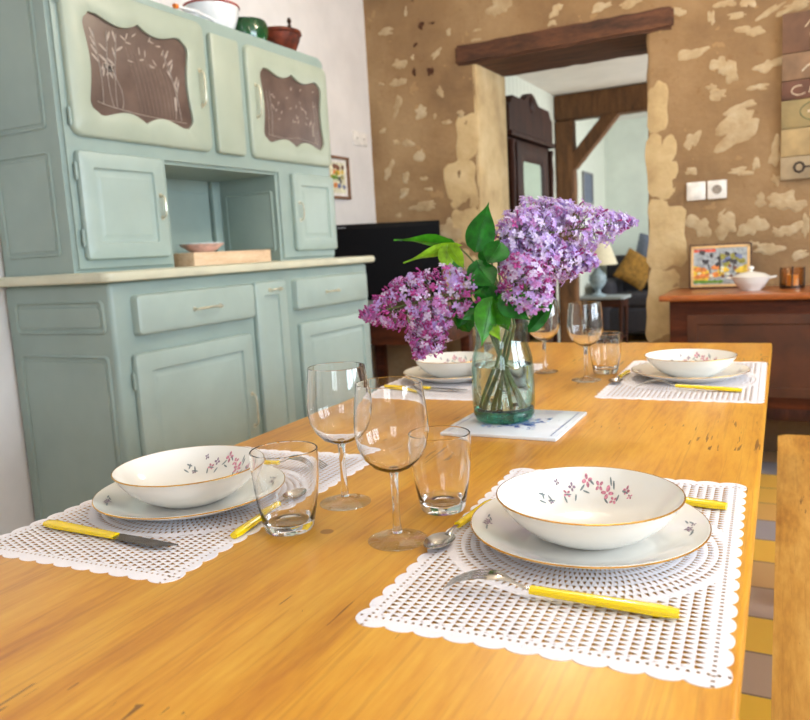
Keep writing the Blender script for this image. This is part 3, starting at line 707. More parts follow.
# painted board sign
t = thing('board_sign', 'tall wall sign of painted planks with a key on the lowest board', 'sign', (.118, WY-.004, 1.28))
zz = [.002, .105, .228, .352, .436, .553, .725]
names = ['sign_grey', 'sign_sand', 'sign_olive', 'sign_plum', 'sign_taupe', 'sign_brown']
SW = .22
for k in range(6):
    m = MB(); m.box((-SW, -.03, zz[k]+.001), (SW, -.008, zz[k+1]-.0015), .002); m.build('plank', names[k], t)
for x in (-.15, .15): m = MB(); m.box((x-.02, -.0075, .02), (x+.02, .002, .7)); m.build('batten', 'sign_plum', t)
def stroke(m, pts, r, y=-.0305): m.tube([(p[0], y, p[1]) for p in pts], r, 6)
m = MB(); stroke(m, [(-.145+.02*cos(a/8*2*pi), .055+.022*sin(a/8*2*pi)) for a in range(9)], .0055); stroke(m, [(-.125, .055), (-.02, .057)], .0045); stroke(m, [(-.05, .056), (-.05, .035)], .004); stroke(m, [(-.032, .056), (-.032, .038)], .004); m.build('key_motif', 'key_dark', t)
m = MB(); m.lathe([(0, .0012), (.03, .0008), (.034, 0)], 24, M4=Matrix.Translation((-.04, -.0302, .15)) @ Matrix.Rotation(pi/2, 4, 'X')); m.lathe([(0, .0012), (.02, .0008), (.024, 0)], 24, M4=Matrix.Translation((-.03, -.0302, .2)) @ Matrix.Rotation(pi/2, 4, 'X')); m.build('green_motif', 'sign_green', t)
m = MB(); stroke(m, [(-.06+.085*cos(a/20*2*pi), .296+.045*sin(a/20*2*pi)) for a in range(21)], .0025); m.build('oval_motif', 'sign_green', t)
m = MB(); stroke(m, [(-.115, .295), (-.02, .3)], .006); stroke(m, [(-.09, .27), (-.01, .272)], .003); m.build('oval_lettering', 'cream_paint', t)
m = MB(); stroke(m, [(-.15+.03*cos(a/12*4.4+1.2), .39+.02*sin(a/12*4.4+1.2)) for a in range(13)], .0022)
stroke(m, [(-.11, .375), (-.10, .415), (-.085, .42), (-.078, .405), (-.095, .397), (-.075, .372), (-.06, .382), (-.05, .396), (-.06, .4), (-.058, .378), (-.04, .376), (-.02, .4)], .0024); m.build('script_lettering', 'cream_paint', t)
m = MB(); stroke(m, [(-.14, .47), (-.12, .49), (-.085, .505), (-.04, .51), (.0, .505)], .004); m.build('arc_motif', 'cream_paint', t)
m = MB(); m.lathe([(0, .0015), (.03, .001), (.036, 0)], 24, M4=Matrix.Translation((-.06, -.0302, .62)) @ Matrix.Rotation(pi/2, 4, 'X') @ Matrix.Diagonal((1.4, .8, 1, 1))); stroke(m, [(-.13, .655), (-.11, .68), (-.10, .665), (-.06, .672), (-.02, .67)], .0022); m.build('spoon_motif', 'cream_paint', t)

# sideboard of dark wood against the stone wall
SBT = .803
t = thing('wooden_chest', 'dark brown wooden sideboard against the stone wall under the board sign', 'sideboard', (.35, 3.75, 0))
m = MB(); m.box((-.915, -.255, SBT-.028), (.95, .235, SBT), .006, 3); m.build('top', 'sideboard_top', t)
m = MB(); m.box((-.875, -.22, .30), (.91, .225, SBT-.028), .004); m.build('body', 'dark_wood', t)
for x0, x1 in ((-.80, -.24), (-.20, .36)):
    m = MB(); m.loops([[Vector((p[0], -.22-h, p[1])) for p in subr(x0, x1, .36, SBT-.09, ins, .004)] for ins, h in ((0, -.002), (0, .008), (.04, .008), (.044, .002), (.055, .002))], True, False, True); d = m.build('door', 'chest_panel', t)
m = MB(); m.box((-.875, -.222, .26), (.91, .2, .31), .003); m.build('plinth', 'walnut', t)
for x in (-.84, .87):
    for y in (-.19, .19): m = MB(); m.box((x-.03, y-.03, 0), (x+.03, y+.03, .27), .004); m.build('leg', 'walnut', t)
# picture standing on it
pc = Vector((-.352, 3.90, SBT)); t = thing('framed_painting', 'small colourful landscape painting leaning on the sideboard against the stone wall', 'picture', pc)
t.rotation_euler = (radians(-6), 0, 0)
def frame_y(m, x0, x1, z0, z1, w, y0, y1):
    m.box((x0, y0, z0), (x0+w, y1, z1), .0015); m.box((x1-w, y0, z0), (x1, y1, z1), .0015); m.box((x0, y0, z0), (x1, y1, z0+w), .0015); m.box((x0, y0, z1-w), (x1, y1, z1), .0015)
FW2, FH = .136, .208
m = MB(); frame_y(m, -FW2, FW2, 0, FH, .006, -.008, .008); m.build('frame', 'frame_dark', t)
m = MB(); frame_y(m, -FW2+.006, FW2-.006, .006, FH-.006, .013, -.006, .006); m.build('inner_frame', 'frame_pale', t)
m = MB(); rr = random.Random(11); x0, x1, z0, z1 = -FW2+.018, FW2-.018, .018, FH-.018
m.mat('art_sky').box((x0, -.003, z0), (x1, .004, z1))
k_ = [0]
def blot(nm, x, z, a, b, ang=0):
    m.mat(nm); k_[0] += 1; y = -.0031-k_[0]*.00002; X, Z = x0+(x1-x0)*x, z0+(z1-z0)*z; pts = []
    for i in range(10):
        t_ = 2*pi*i/10; q = rr.uniform(.75, 1.15); px, pz = a*q*cos(t_), b*q*sin(t_)
        pts.append((min(x1, max(x0, X+px*cos(ang)-pz*sin(ang))), y, min(z1, max(z0, Z+px*sin(ang)+pz*cos(ang)))))
    m.add(pts, [tuple(range(10))])
for k in range(12): blot('art_yellow', rr.uniform(0, 1), rr.uniform(.05, .45), .03, .015)
for k in range(5): blot('art_red', .05+k*.08, .93, .014, .008)
for k in range(7): blot('art_orange', rr.uniform(.05, .5), rr.uniform(.2, .5), .02, .012)
for k in range(6): blot('art_green', .05+k*.09, .08, .016, .008)
for k in range(6): blot('art_olive', .55+k*.07, rr.uniform(.5, .8), .018, .014)
for k in range(12): blot('art_dark', rr.uniform(.15, .8), rr.uniform(.55, .92), .014, .009, rr.uniform(0, 3))
blot('art_dark', .5, .55, .004, .05); blot('art_dark', .3, .45, .003, .03, .3); blot('art_dark', .75, .5, .003, .04)
for k in range(6): blot('art_blue', rr.uniform(.55, .95), rr.uniform(.6, .9), .01, .007)
for k in range(6): blot('art_cream', rr.uniform(.1, .7), rr.uniform(.1, .5), .009, .006)
for k in range(5): blot('art_brown', rr.uniform(.05, .9), rr.uniform(.15, .5), .009, .009)
m.build('canvas', None, t)
t = thing('lidded_tureen', 'small white lidded tureen with handles on the sideboard in front of the painting', 'tureen', (-.207, 3.72, SBT))
m = MB(); m.lathe([(0, .0), (.035, 0), (.036, .004), (.05, .018), (.063, .04), (.066, .052), (.060, .052), (.045, .02), (0, .012)], 32); m.build('bowl', 'porcelain', t)
m = MB(); m.lathe([(.067, .051), (.069, .055), (.05, .066), (.02, .073), (.006, .076), (0, .076)], 32); m.build('lid', 'porcelain', t).__setitem__('label', 'cream coloured lid')
m = MB(); m.lathe([(.006, .075), (.005, .08), (.011, .087), (.009, .095), (0, .098)], 16); m.build('knob', 'porcelain', t)
for s in (-1, 1): m = MB(); m.tube([(s*.062, -.012, .048), (s*.082, -.01, .052), (s*.086, 0, .053), (s*.082, .01, .052), (s*.062, .012, .048)], .004, 8); m.build('handle', 'porcelain', t)
t.scale = (1.15, 1.15, 1.1)
t = thing('candle_jar', 'brown glass jar holding a yellow candle, right end of the sideboard in view', 'jar', (-.045, 3.80, SBT))
m = MB(); m.lathe([(0, 0), (.04, 0), (.045, .006), (.046, .085), (.042, .09), (.040, .085), (.040, .01), (0, .008)], 28); m.build('jar', 'amber_glass', t)
m = MB(); m.lathe([(0, .009), (.024, .009), (.024, .055), (0, .054)], 20); m.build('candle', 'candle_wax', t)
for a in (0, 1.57, 3.14, 4.71): m = MB(); m.tube([(.047*cos(a), .047*sin(a), 0), (.047*cos(a), .047*sin(a), .092)], .004, 6); m.build('metal_strap', 'dark_metal', t)
m = MB(); m.lathe([(.043, .0), (.050, .0), (.050, .012), (.043, .012), (.043, 0)], 28); m.build('base_band', 'dark_metal', t)

# wardrobe beyond the doorway
WX0, WX1, wy0, wy1 = PX+.005, -1.745, 4.98, 5.97
t = thing('mirrored_wardrobe', 'dark wooden wardrobe with carved crest and mirror door beyond the doorway', 'wardrobe', ((WX0+WX1)/2, (wy0+wy1)/2, 0))
o_ = Vector(t.location); 
def bt(m, name, mat, parent): bmesh.ops.translate(m.bm, verts=list(m.bm.verts), vec=-o_); return m.build(name, mat, parent)
m = MB(); m.box((WX0, wy0, .08), (WX1-.03, wy1, 1.80), .004); m.box((WX0, wy0-.0, 0), (WX1, wy1, .1), .004); bt(m, 'carcass', 'walnut', t)
n = 24; crest = [(wy0, 1.78)]+[(wy1, 1.78)]+[(wy1, 1.97)]
for k in range(n+1):
    s = 1-k/n; y = wy0+(wy1-wy0)*s; u = abs(s-.5)*2
    z = 2.0+(.05 if u < .9 else 0)+(.07*cos(u/.32*pi/2) if u < .32 else 0); crest.append((y, z if 0 < k < n else 1.98))
m = MB(); m.prism(crest, 0, .05, Matrix(((0, 0, 1, WX1-.05), (1, 0, 0, 0), (0, 1, 0, 0), (0, 0, 0, 1)))); bt(m, 'crest', 'walnut', t)
m = MB(); m.box((WX0, wy0-.01, 1.78), (WX1+.02, wy1+.01, 1.815), .008, 3); bt(m, 'cornice', 'walnut', t)
m = MB(); m.lathe([(0, .02), (.03, .016), (.055, .006), (.06, 0)], 20, M4=Matrix.Translation((WX1, (wy0+wy1)/2, 2.04)) @ Matrix.Rotation(pi/2, 4, 'Y')); bt(m, 'carved_rosette', 'walnut', t)
dy0, dy1 = wy0+.14, wy1-.14
m = MB(); m.loops([[Vector((WX1-.03+h, p[0], p[1])) for p in subr(dy0, dy1, .14, 1.76, ins, r)] for ins, h, r in ((0, 0, .01), (0, .03, .01), (.01, .035, .01), (.11, .035, .05), (.125, .022, .05))], True, False, False); d = bt(m, 'door', 'walnut', t)
m = MB(); m.prism([(p[0], p[1]) for p in subr(dy0, dy1, .14, 1.76, .12, .05)], .0, .006, Matrix(((0, 0, 1, WX1-.016), (1, 0, 0, 0), (0, 1, 0, 0), (0, 0, 0, 1)))); bt(m, 'mirror_glass', 'mirror', d)
for y in (wy0+.05, wy1-.05): m = MB(); m.lathe([(.03, .12), (.022, .2), (.028, .3), (.02, .5), (.026, .9), (.02, 1.3), (.028, 1.6), (.022, 1.7), (.03, 1.76)], 14, (WX1-.01, y, 0)); bt(m, 'column', 'walnut', t)
# little picture
t = thing('grey_print', 'small grey framed print on the pale wall beyond the timber post', 'picture', (PX+.002, 8.15, 1.60))
m = MB(); frame_x(m, -.2, .2, -.165, .165, .02, 0, .02); m.build('frame', 'grey_mark', t)
m = MB(); m.box((0, -.19, -.155), (.008, .19, .155)); m.build('picture', 'cushion_slate', t)
# side table and lamp
tb = at_y(598, 296, 7.45); 
t = thing('side_table', 'dark side table with a grey cloth top beyond the doorway', 'table', (tb.x+.05, 7.45, 0))
th = tb.z
m = MB(); m.prism(rrect(-.22, .24, -.17, .17, .05), th-.022, th); m.build('tabletop', 'table_cloth_grey', t)
m = MB(); m.box((-.19, -.14, th-.1), (.21, .14, th-.022), .003); m.build('apron', 'walnut', t)
for x in (-.17, .19):
    for y in (-.12, .12): m = MB(); m.tube([(x, y, 0), (x, y, th*.5), (x, y, th-.05)], [.012, .017, .024], 10); m.build('leg', 'walnut', t)
m = MB(); m.box((-.18, -.12, .12), (.2, .12, .14), .003); m.build('shelf', 'walnut', t)
t = thing('table_lamp', 'table lamp with pale blue ceramic base and cream shade on the side table', 'lamp', (tb.x, 7.45, th))
m = MB(); m.lathe([(0, 0), (.07, 0), (.072, .012), (.03, .03), (.026, .06), (.06, .1), (.085, .15), (.08, .2), (.04, .24), (.022, .26), (.02, .29), (0, .29)], 28); m.build('lamp_base', 'lamp_ceramic', t)
m = MB(); m.tube([(0, 0, .28), (0, 0, .34)], .006, 8); m.build('stem', 'dark_metal', t)
m = MB(); m.lathe([(.19, .30), (.11, .52), (.107, .52), (.187, .30), (.19, .30)], 32); m.build('lamp_shade', 'shade_cloth', t)
# sofa
t = thing('grey_sofa', 'dark grey sofa against the far wall beyond the doorway', 'sofa', (-1.0, 8.35, 0))
m = MB(); m.box((-.95, -.42, .1), (1.2, .42, .36), .04, 4); m.build('base', 'sofa_grey', t)
for x in (-.85, 1.1):
    for y in (-.36, .36): m = MB(); m.tube([(x, y, 0), (x, y, .12)], .025, 10); m.build('foot', 'walnut', t)
m = MB(); m.box((-.95, .2, .3), (1.2, .5, .88), .09, 5); m.build('backrest', 'sofa_grey', t)
for x in (-.95, 1.0): m = MB(); m.box((x, -.44, .1), (x+.2, .45, .64), .07, 5); m.build('armrest', 'sofa_grey', t)
m = MB(); m.box((-.74, -.42, .36), (.12, .22, .5), .05, 4); m.build('seat_cushion', 'sofa_grey', t)
m = MB(); m.box((.13, -.42, .36), (.99, .22, .5), .05, 4); m.build('seat_cushion', 'sofa_grey', t)
def cushion(loc_, rot, mat, lab, s=.24):
    m = MB(); n = 10; pts = []
    for sgn in (1, -1):
        for i in range(n+1):
            for j in range(n+1):
                x, y = -1+2*i/n, -1+2*j/n; h = .3*((1-x**4)*(1-y**4))**.5
                pts.append((x*s*(1-.06*(1-abs(y))), sgn*h*s+ (0), y*s*(1-.06*(1-abs(x)))))
    N1 = (n+1)**2; fs = []
    for q in (0, 1):
        for i in range(n):
            for j in range(n):
                a = q*N1+i*(n+1)+j; fs.append((a, a+n+1, a+n+2, a+1))
    m.add(pts, fs, True); bmesh.ops.remove_doubles(m.bm, verts=list(m.bm.verts), dist=1e-5)
    o = tag(m.build('cushion', mat), lab, 'cushion', None); o.location = loc_; o.rotation_euler = rot; return o
cushion((-1.56, 8.24, .735), (radians(-14), radians(32), radians(12)), 'cushion_gold', 'golden cushion leaning on the left side of the grey sofa', .17)
cushion((-1.10, 8.42, .69), (radians(-14), radians(6), radians(-6)), 'cushion_gold', 'golden cushion upright on the grey sofa, right of the leaning one', .17)
cushion((-1.38, 8.45, .808), (radians(-8), radians(15), 0), 'cushion_slate', 'large slate grey cushion leaning on the sofa back behind the golden ones', .25)

# ------------------------------------------------------------------ table
tab = thing('dining_table', 'long honey coloured wooden dining table laid for a meal', 'table', (0, 0, 0), TYR)
u0_, u1_, v0_, v1_ = -.836, -.0235, .02, 2.343
m = MB(); m.box((u0_, v0_, .717), (u1_, v1_, .75), .005, 3); m.build('tabletop', 'honey_wood', tab)
m = MB(); 
m.box((u0_+.07, v0_+.07, .61), (u0_+.095, v1_-.07, .717)); m.box((u1_-.095, v0_+.07, .61), (u1_-.07, v1_-.07, .717)); m.box((u0_+.07, v0_+.07, .61), (u1_-.07, v0_+.095, .717)); m.box((u0_+.07, v1_-.095, .61), (u1_-.07, v1_-.07, .717)); m.build('apron', 'honey_wood', tab)
for u in (u0_+.1, u1_-.1):
    for v in (v0_+.1, v1_-.1):
        m = MB(); l = [[Vector((u+sx*w, v+sy*w, z)) for sx, sy in ((-1, -1), (1, -1), (1, 1), (-1, 1))] for w, z in ((.022, 0), (.036, .6), (.036, .717))]; m.loops(l, True, True, True, False); m.build('leg', 'honey_wood', tab)
bn = thing('wooden_bench', 'light wooden bench alongside the right edge of the table', 'bench', (0, 0, 0), TYR)
m = MB(); m.prism(rrect(-.006, .30, .2, 2.53, .025, 5), .415, .445); 
bmesh.ops.bevel(m.bm, geom=[e for e in m.bm.edges if abs(e.verts[0].co.z-e.verts[1].co.z) < 1e-5], offset=.005, segments=3, affect='EDGES')
m.build('seat', 'bench_wood', bn)
m = MB(); m.box((.05, .42, .33), (.075, 2.32, .415)); m.box((.17, .42, .33), (.195, 2.32, .415)); m.build('rail', 'bench_wood', bn)
for v in (.4, 2.3): m = MB(); m.box((.03, v-.02, 0), (.265, v+.02, .415), .004); m.build('end_support', 'bench_wood', bn)

# ------------------------------------------------------------------ placemats
ZT = .75
def make_mat():
    w, h, pit_ = .1445, .2335, .0
    pts = []
    def side(ax, ay, bx, by, n):
        dx, dy = (bx-ax)/n, (by-ay)/n; L_ = hypot(dx, dy); nx, ny = dy/L_, -dx/L_
        for i in range(n):
            for k in range(7):
                t_ = k/7; s_ = sin(pi*t_)**.6*.0055; pts.append((ax+dx*(i+t_)+nx*s_, ay+dy*(i+t_)+ny*s_))
    side(-w, -h, w, -h, 11); side(w, -h, w, h, 18); side(w, h, -w, h, 11); side(-w, h, -w, -h, 18)
    m = MB(); m.prism(pts, 0, .0005); return m.build('lace_placemat', 'lace')
pm = make_mat(); MT = .0005
mats = [(-.1815, .7615, radians(1.0), 1.0, 'white lace placemat under the nearest setting on the right'), (-.690, .7615, radians(1.5), 1.0, 'white lace placemat under the nearest setting on the left'),
        (-.182, 1.745, radians(.4), 1.03, 'white lace placemat under the far right setting'), (-.690, 1.672, radians(0), 1.02, 'white lace placemat under the far left setting beyond the vase')]
for i, (u, v, a, s, lab) in enumerate(mats):
    o = pm if i == 0 else pm.copy()
    if i: COL.objects.link(o)
    o.location = T(u, v, ZT); o.rotation_euler = (0, 0, TYR+a); o.scale = (s, s, 1); tag(o, lab, 'placemat', 'lace placemats on the table')

# ------------------------------------------------------------------ plates and bowls
P_out = [(0, .003), (.064, .003), (.067, .0), (.073, .0), (.082, .0035), (.1, .0105), (.120, .0185)]
P_in = [(.1215, .0200), (.120, .0212), (.1, .0135), (.085, .0078), (.072, .006), (0, .006)]
B_out = [(0, .002), (.036, .002), (.038, 0), (.043, 0), (.048, .003), (.065, .013), (.080, .027), (.089, .040), (.0935, .049)]
B_in = [(.0950, .0505), (.0938, .0514), (.0875, .042), (.076, .027), (.062, .0155), (.045, .0085), (0, .006)]
def surf(prof, r):
    for (ra, za), (rb, zb) in zip(prof, prof[1:]):
        lo, hi = min(ra, rb), max(ra, rb)
        if lo <= r <= hi and hi > lo: k = (r-ra)/(rb-ra); return za+(zb-za)*k
    return prof[-1][1]
def decal(m, prof, mat, r, th, a, b, ang, lift=.0005, n=9):
    m.mat(mat); pts = []
    for i in range(n):
        t_ = 2*pi*i/n; x, y = a*cos(t_), b*sin(t_); x, y = x*cos(ang)-y*sin(ang), x*sin(ang)+y*cos(ang)
        X, Y = r*cos(th)+x, r*sin(th)+y; pts.append((X, Y, surf(prof, hypot(X, Y))+lift))
    m.add(pts, [tuple(range(n))])
def flower(m, prof, r, th, s, mat='rose_print'):
    for k in range(5):
        a = 2*pi*k/5+th*7+k*.3; rr_ = hypot(r*cos(th)+s*cos(a), r*sin(th)+s*sin(a)); tt = atan2(r*sin(th)+s*sin(a), r*cos(th)+s*cos(a))
        decal(m, prof, mat, rr_, tt, s*.75, s*.5, a)
def rim_ring(prof_r, z, name, parent):
    m = MB(); m.lathe([(prof_r-.0008, z-.0004), (prof_r+.0003, z-.0002), (prof_r+.0002, z+.0006), (prof_r-.0012, z+.0010), (prof_r-.0008, z-.0004)], 72); return m.build(name, 'gold', parent)
plate = thing('dinner_plate', 'x', 'plate'); m = MB(); m.lathe(P_out+P_in, 72); m.build('plate_body', 'porcelain', plate); rim_ring(.1213, .0200, 'gold_rim', plate)
m = MB(); rr = random.Random(4)
for k in range(6):
    a = k*pi/3+.25; m = MB()
    for j in range(7):
        th_ = a+(j-3)*.055; r_ = .104+rr.uniform(-.003, .003)
        if j in (2, 4): flower(m, P_in, r_, th_, .0018, 'mauve_print')
        elif j == 3: flower(m, P_in, r_-.003, th_, .0026, 'mauve_print')
        else: decal(m, P_in, 'leaf_print', r_, th_, .0045, .0010, th_+pi/2+rr.uniform(-.5, .5))
    m.build('flower_print', None, plate)
bowl = thing('soup_bowl', 'x', 'bowl'); m = MB(); m.lathe(B_out+B_in, 72); m.build('bowl_body', 'porcelain', bowl); rim_ring(.0948, .0507, 'gold_rim', bowl)
m = MB(); rr = random.Random(8)
for th_, r_, s, mt_ in ((.0, .073, .0052, 'rose_print'), (.13, .079, .0036, 'rose_print'), (-.13, .066, .0034, 'rose_print'), (-.27, .078, .003, 'rose_print'), (-.36, .073, .0024, 'rose_print'), (.30, .083, .0042, 'rose_print'), (.52, .078, .003, 'mauve_print'), (.62, .072, .0034, 'rose_print'), (.95, .066, .0022, 'mauve_print'), (.72, .083, .0022, 'mauve_print')): flower(m, B_in, r_, th_, s*.8, mt_)
for k in range(16): th_ = rr.uniform(-.35, 1.1); decal(m, B_in, 'leaf_print', rr.uniform(.064, .084), th_, .004, .0010, rr.uniform(0, 3))
m.build('flower_print', None, bowl)
sets = [(-.1805, .767, 'near right'), (-.690, .7385, 'near left'), (-.180, 1.752, 'far right'), (-.706, 1.676, 'far left')]
plabs = ['gold rimmed white dinner plate between the fork and knife, nearest on the right', 'gold rimmed white dinner plate beside the tumbler, nearest on the left', 'gold rimmed white dinner plate on the far right placemat', 'gold rimmed white dinner plate left of the lilac vase, far side']
blabs = ['white soup bowl with rose sprigs, nearest on the right and largest in view', 'white soup bowl with rose sprigs behind the yellow handled knife, near left', 'white soup bowl on the far right placemat before the sideboard', 'white soup bowl left of the lilac vase on the far side']
fdir = [radians(88), radians(75), radians(70), radians(95)]
for i, (u, v, _) in enumerate(sets):
    p = plate if i == 0 else copy_tree(plate); p['label'] = plabs[i]; p['group'] = 'dinner plates on the table'
    p.location = T(u, v, ZT+MT); p.rotation_euler = (0, 0, .5*i)
    b = bowl if i == 0 else copy_tree(bowl); b['label'] = blabs[i]; b['group'] = 'soup bowls on the dinner plates'
    b.scale = (1, 1, .89); b.location = T(u+(.002 if i else .003), v-.003, ZT+MT+.006); b.rotation_euler = (0, 0, fdir[i])

# ------------------------------------------------------------------ glassware
wg = thing('wine_glass', 'x', 'wine glass')
prof = [(.0042, .0775), (.012, .079), (.022, .084), (.031, .0935), (.037, .106), (.0397, .121), (.0395, .134), (.0378, .152), (.0353, .174)]
inn = [(.0343, .174), (.0369, .152), (.0386, .134), (.0388, .121), (.0361, .1065), (.0300, .0945), (.0210, .0855), (.011, .0812), (0, .0805)]
m = MB(); m.lathe([(0, .0782)]+prof+[(.0348, .1745)]+inn, 56); m.build('bowl', 'solid_glass', wg)
m = MB(); m.lathe([(.0, .0778), (.0055, .0775), (.0044, .072), (.0038, .05), (.0040, .022), (.0055, .0092), (.0, .0090)], 24); m.build('stem', 'solid_glass', wg)
m = MB(); m.lathe([(0, .0), (.0305, .0), (.0325, .0009), (.0322, .0018), (.024, .0026), (.012, .0045), (.006, .008), (0, .0085)], 56); m.build('foot', 'clear_glass', wg)
WGS = [(-.3700, .7005, 'clear wine glass, largest in view, standing left of the near right plate'), (-.490, .7926, 'clear wine glass beside the near left tumbler, in front of the green dresser'),
       (-.3915, 1.690, 'clear wine glass right of the lilac vase beside a tumbler'), (-.515, 1.79, 'clear wine glass half hidden behind the lilac vase')]
for i, (u, v, lab) in enumerate(WGS):
    o = wg if i == 0 else copy_tree(wg); o['label'] = lab; o['group'] = 'wine glasses on the table'; o.location = T(u, v, ZT+.0004); o.rotation_euler = (0, 0, i)
tu = thing('water_tumbler', 'x', 'tumbler')
out_ = [(0, .0012), (.016, .0010), (.0225, 0), (.0262, .0008), (.0283, .005), (.0310, .020), (.0345, .040), (.0370, .062), (.0380, .080), (.0376, .0935)]
inn = [(.0358, .0935), (.0364, .080), (.0354, .062), (.0330, .040), (.0294, .020), (.0265, .013), (.021, .0105), (0, .0100)]
m = MB(); m.lathe(out_+[(.0367, .0944)]+inn, 56); m.build('glass_body', 'solid_glass', tu)
TUS = [(-.507, .6947, 1.03, 'clear water tumbler in front of the near left plate, over the yellow spoon'), (-.3625, .808, .97, 'clear water tumbler behind the largest wine glass'), (-.370, 1.795, 1.0, 'clear water tumbler at the far right setting behind a wine glass'), (-.565, 1.62, 1.0, 'clear water tumbler hidden behind the lilac vase')]
for i, (u, v, s, lab) in enumerate(TUS):
    o = tu if i == 0 else copy_tree(tu); o['label'] = lab; o['group'] = 'water tumblers on the table'; o.location = T(u, v, ZT+.0004); o.scale = (s, s, 1)

# ------------------------------------------------------------------ cutlery (length along local +X from handle end at 0)
def handle_part(parent, L0=.125, w0=.0075, w1=.0052, z=0.0045, zt=.0):
    m = MB(); ls = []
    for k in range(9):
        t_ = k/8; x = L0*t_; w = w0+(w1-w0)*t_; h = .0045-.0012*t_
        if k == 0: w *= .75; h *= .75
        zc = z+zt*t_
        ls.append([Vector((x, w*cos(a)*(1 if abs(cos(a)) < .9 else 1), zc+h*math.copysign(abs(sin(a))**.6, sin(a)))) for a in [2*pi*(q+.5)/12 for q in range(12)]])
    m.loops(ls, True, True, True); return m.build('handle', 'handle_yellow', parent)
def strip(m, cent, wid, thick):
    ls = []
    for (x, y, z), w in zip(cent, wid): ls.append([Vector((x, y-w, z)), Vector((x, y-w*.5, z+thick)), Vector((x, y+w*.5, z+thick)), Vector((x, y+w, z)), Vector((x, y, z-thick*.3))])
    m.loops(ls, True, True, True)
fork = thing('fork', 'x', 'fork'); handle_part(fork, .124, .0078, .0055, .0046, .004)
m = MB(); xs = [.120, .128, .136, .143, .150, .156, .162]; zs = [.0085, .0095, .012, .0155, .0175, .0180, .0178]; ws = [.004, .0032, .003, .0045, .0085, .0108, .0118]
strip(m, [(x, 0, z) for x, z in zip(xs, zs)], ws, .0012)
for k in range(4):
    y = -.0090+k*.006; cc = []; ww = []
    for q in range(7):
        t_ = q/6; x = .161+.042*t_; z = .0178-.0155*t_**1.9; cc.append((x, y*(1-.08*t_), max(.0012, z))); ww.append(.0021-.0011*t_)
    strip(m, cc, ww, .0011)
m.build('fork_head', 'steel', fork)
kn = thing('table_knife', 'x', 'knife'); handle_part(kn, .122, .0082, .0058, .0046, 0)
m = MB(); ls = []
for k in range(12):
    t_ = k/11; x = .118+.095*t_; top = .0065*(1 if t_ > .08 else .7); bot = -.0085*(1-max(0, (t_-.62)/.38)**2.2)+(.004*max(0, (t_-.62)/.38)**2)
    if t_ < .1: bot = -.005
    if k == 11: bot = top-.0008
    ls.append([Vector((x, top, .0040)), Vector((x, top, .0056)), Vector((x, bot, .0050)), Vector((x, bot, .0044))])
m.loops(ls, True, True, True); m.build('blade', 'blade_steel', kn)
sp_ = thing('teaspoon', 'x', 'spoon'); handle_part(sp_, .095, .0060, .0042, .0040, .004)
m = MB(); strip(m, [(.092, 0, .0078), (.1, 0, .0085), (.108, 0, .0082), (.116, 0, .0068), (.121, 0, .006)], [.003, .0024, .0022, .0032, .005], .0012)
n, q = 10, 20; pts = []
for i in range(n+1):
    for j in range(q):
        r_ = i/n; a = 2*pi*j/q; X = .141+.0235*r_*cos(a); Y = (.0150-.0022*cos(a))*r_*sin(a); pts.append((X, Y, .0008+.0062*r_**2.2))
for i in range(n+1):
    for j in range(q):
        p = pts[i*q+j]; pts.append((p[0], p[1], p[2]+.0009))
fs = []
for i in range(n):
    for j in range(q):
        a, b = i*q+j, i*q+(j+1) % q; fs.append((a, b, b+q, a+q)); N1 = (n+1)*q; fs.append((N1+a, N1+a+q, N1+b+q, N1+b))
for j in range(q): a, b = n*q+j, n*q+(j+1) % q; fs.append((a, b, b+N1, a+N1))
m.add(pts, fs, True); bmesh.ops.remove_doubles(m.bm, verts=list(m.bm.verts), dist=1e-6); m.build('spoon_head', 'steel', sp_)
used = set()
def place(proto, u, v, u2, v2, lab, grp, z=ZT+MT):
    o = proto if proto.name not in used else copy_tree(proto); used.add(proto.name)
    o.location = T(u, v, z); o.rotation_euler = (0, 0, TYR+atan2(v2-v, u2-u)); o['label'] = lab; o['group'] = grp
place(fork, -.072, .619, -.274, .611, 'yellow handled fork, tines down, in front of the nearest right plate', 'forks on the placemats')
place(fork, -.800, .900, -.600, .917, 'yellow handled fork mostly hidden behind the near left plate', 'forks on the placemats')
place(fork, -.068, 1.600, -.270, 1.614, 'yellow handled fork in front of the far right plate', 'forks on the placemats')
place(kn, -.804, .607, -.593, .597, 'yellow handled knife in front of the near left plate', 'knives on the placemats')
place(kn, -.053, .898, -.262, .925, 'knife with yellow handle end showing behind the nearest right plate', 'knives on the placemats')
place(kn, -.822, 1.540, -.615, 1.512, 'yellow handled knife in front of the far left plate', 'knives on the placemats')
place(sp_, -.312, .838, -.321, .678, 'steel spoon at the foot of the largest wine glass', 'spoons on the placemats')
place(sp_, -.549, .646, -.560, .806, 'yellow handled spoon seen through the near left tumbler', 'spoons on the placemats')
place(sp_, -.318, 1.80, -.322, 1.645, 'spoon left of the far right plate', 'spoons on the placemats')

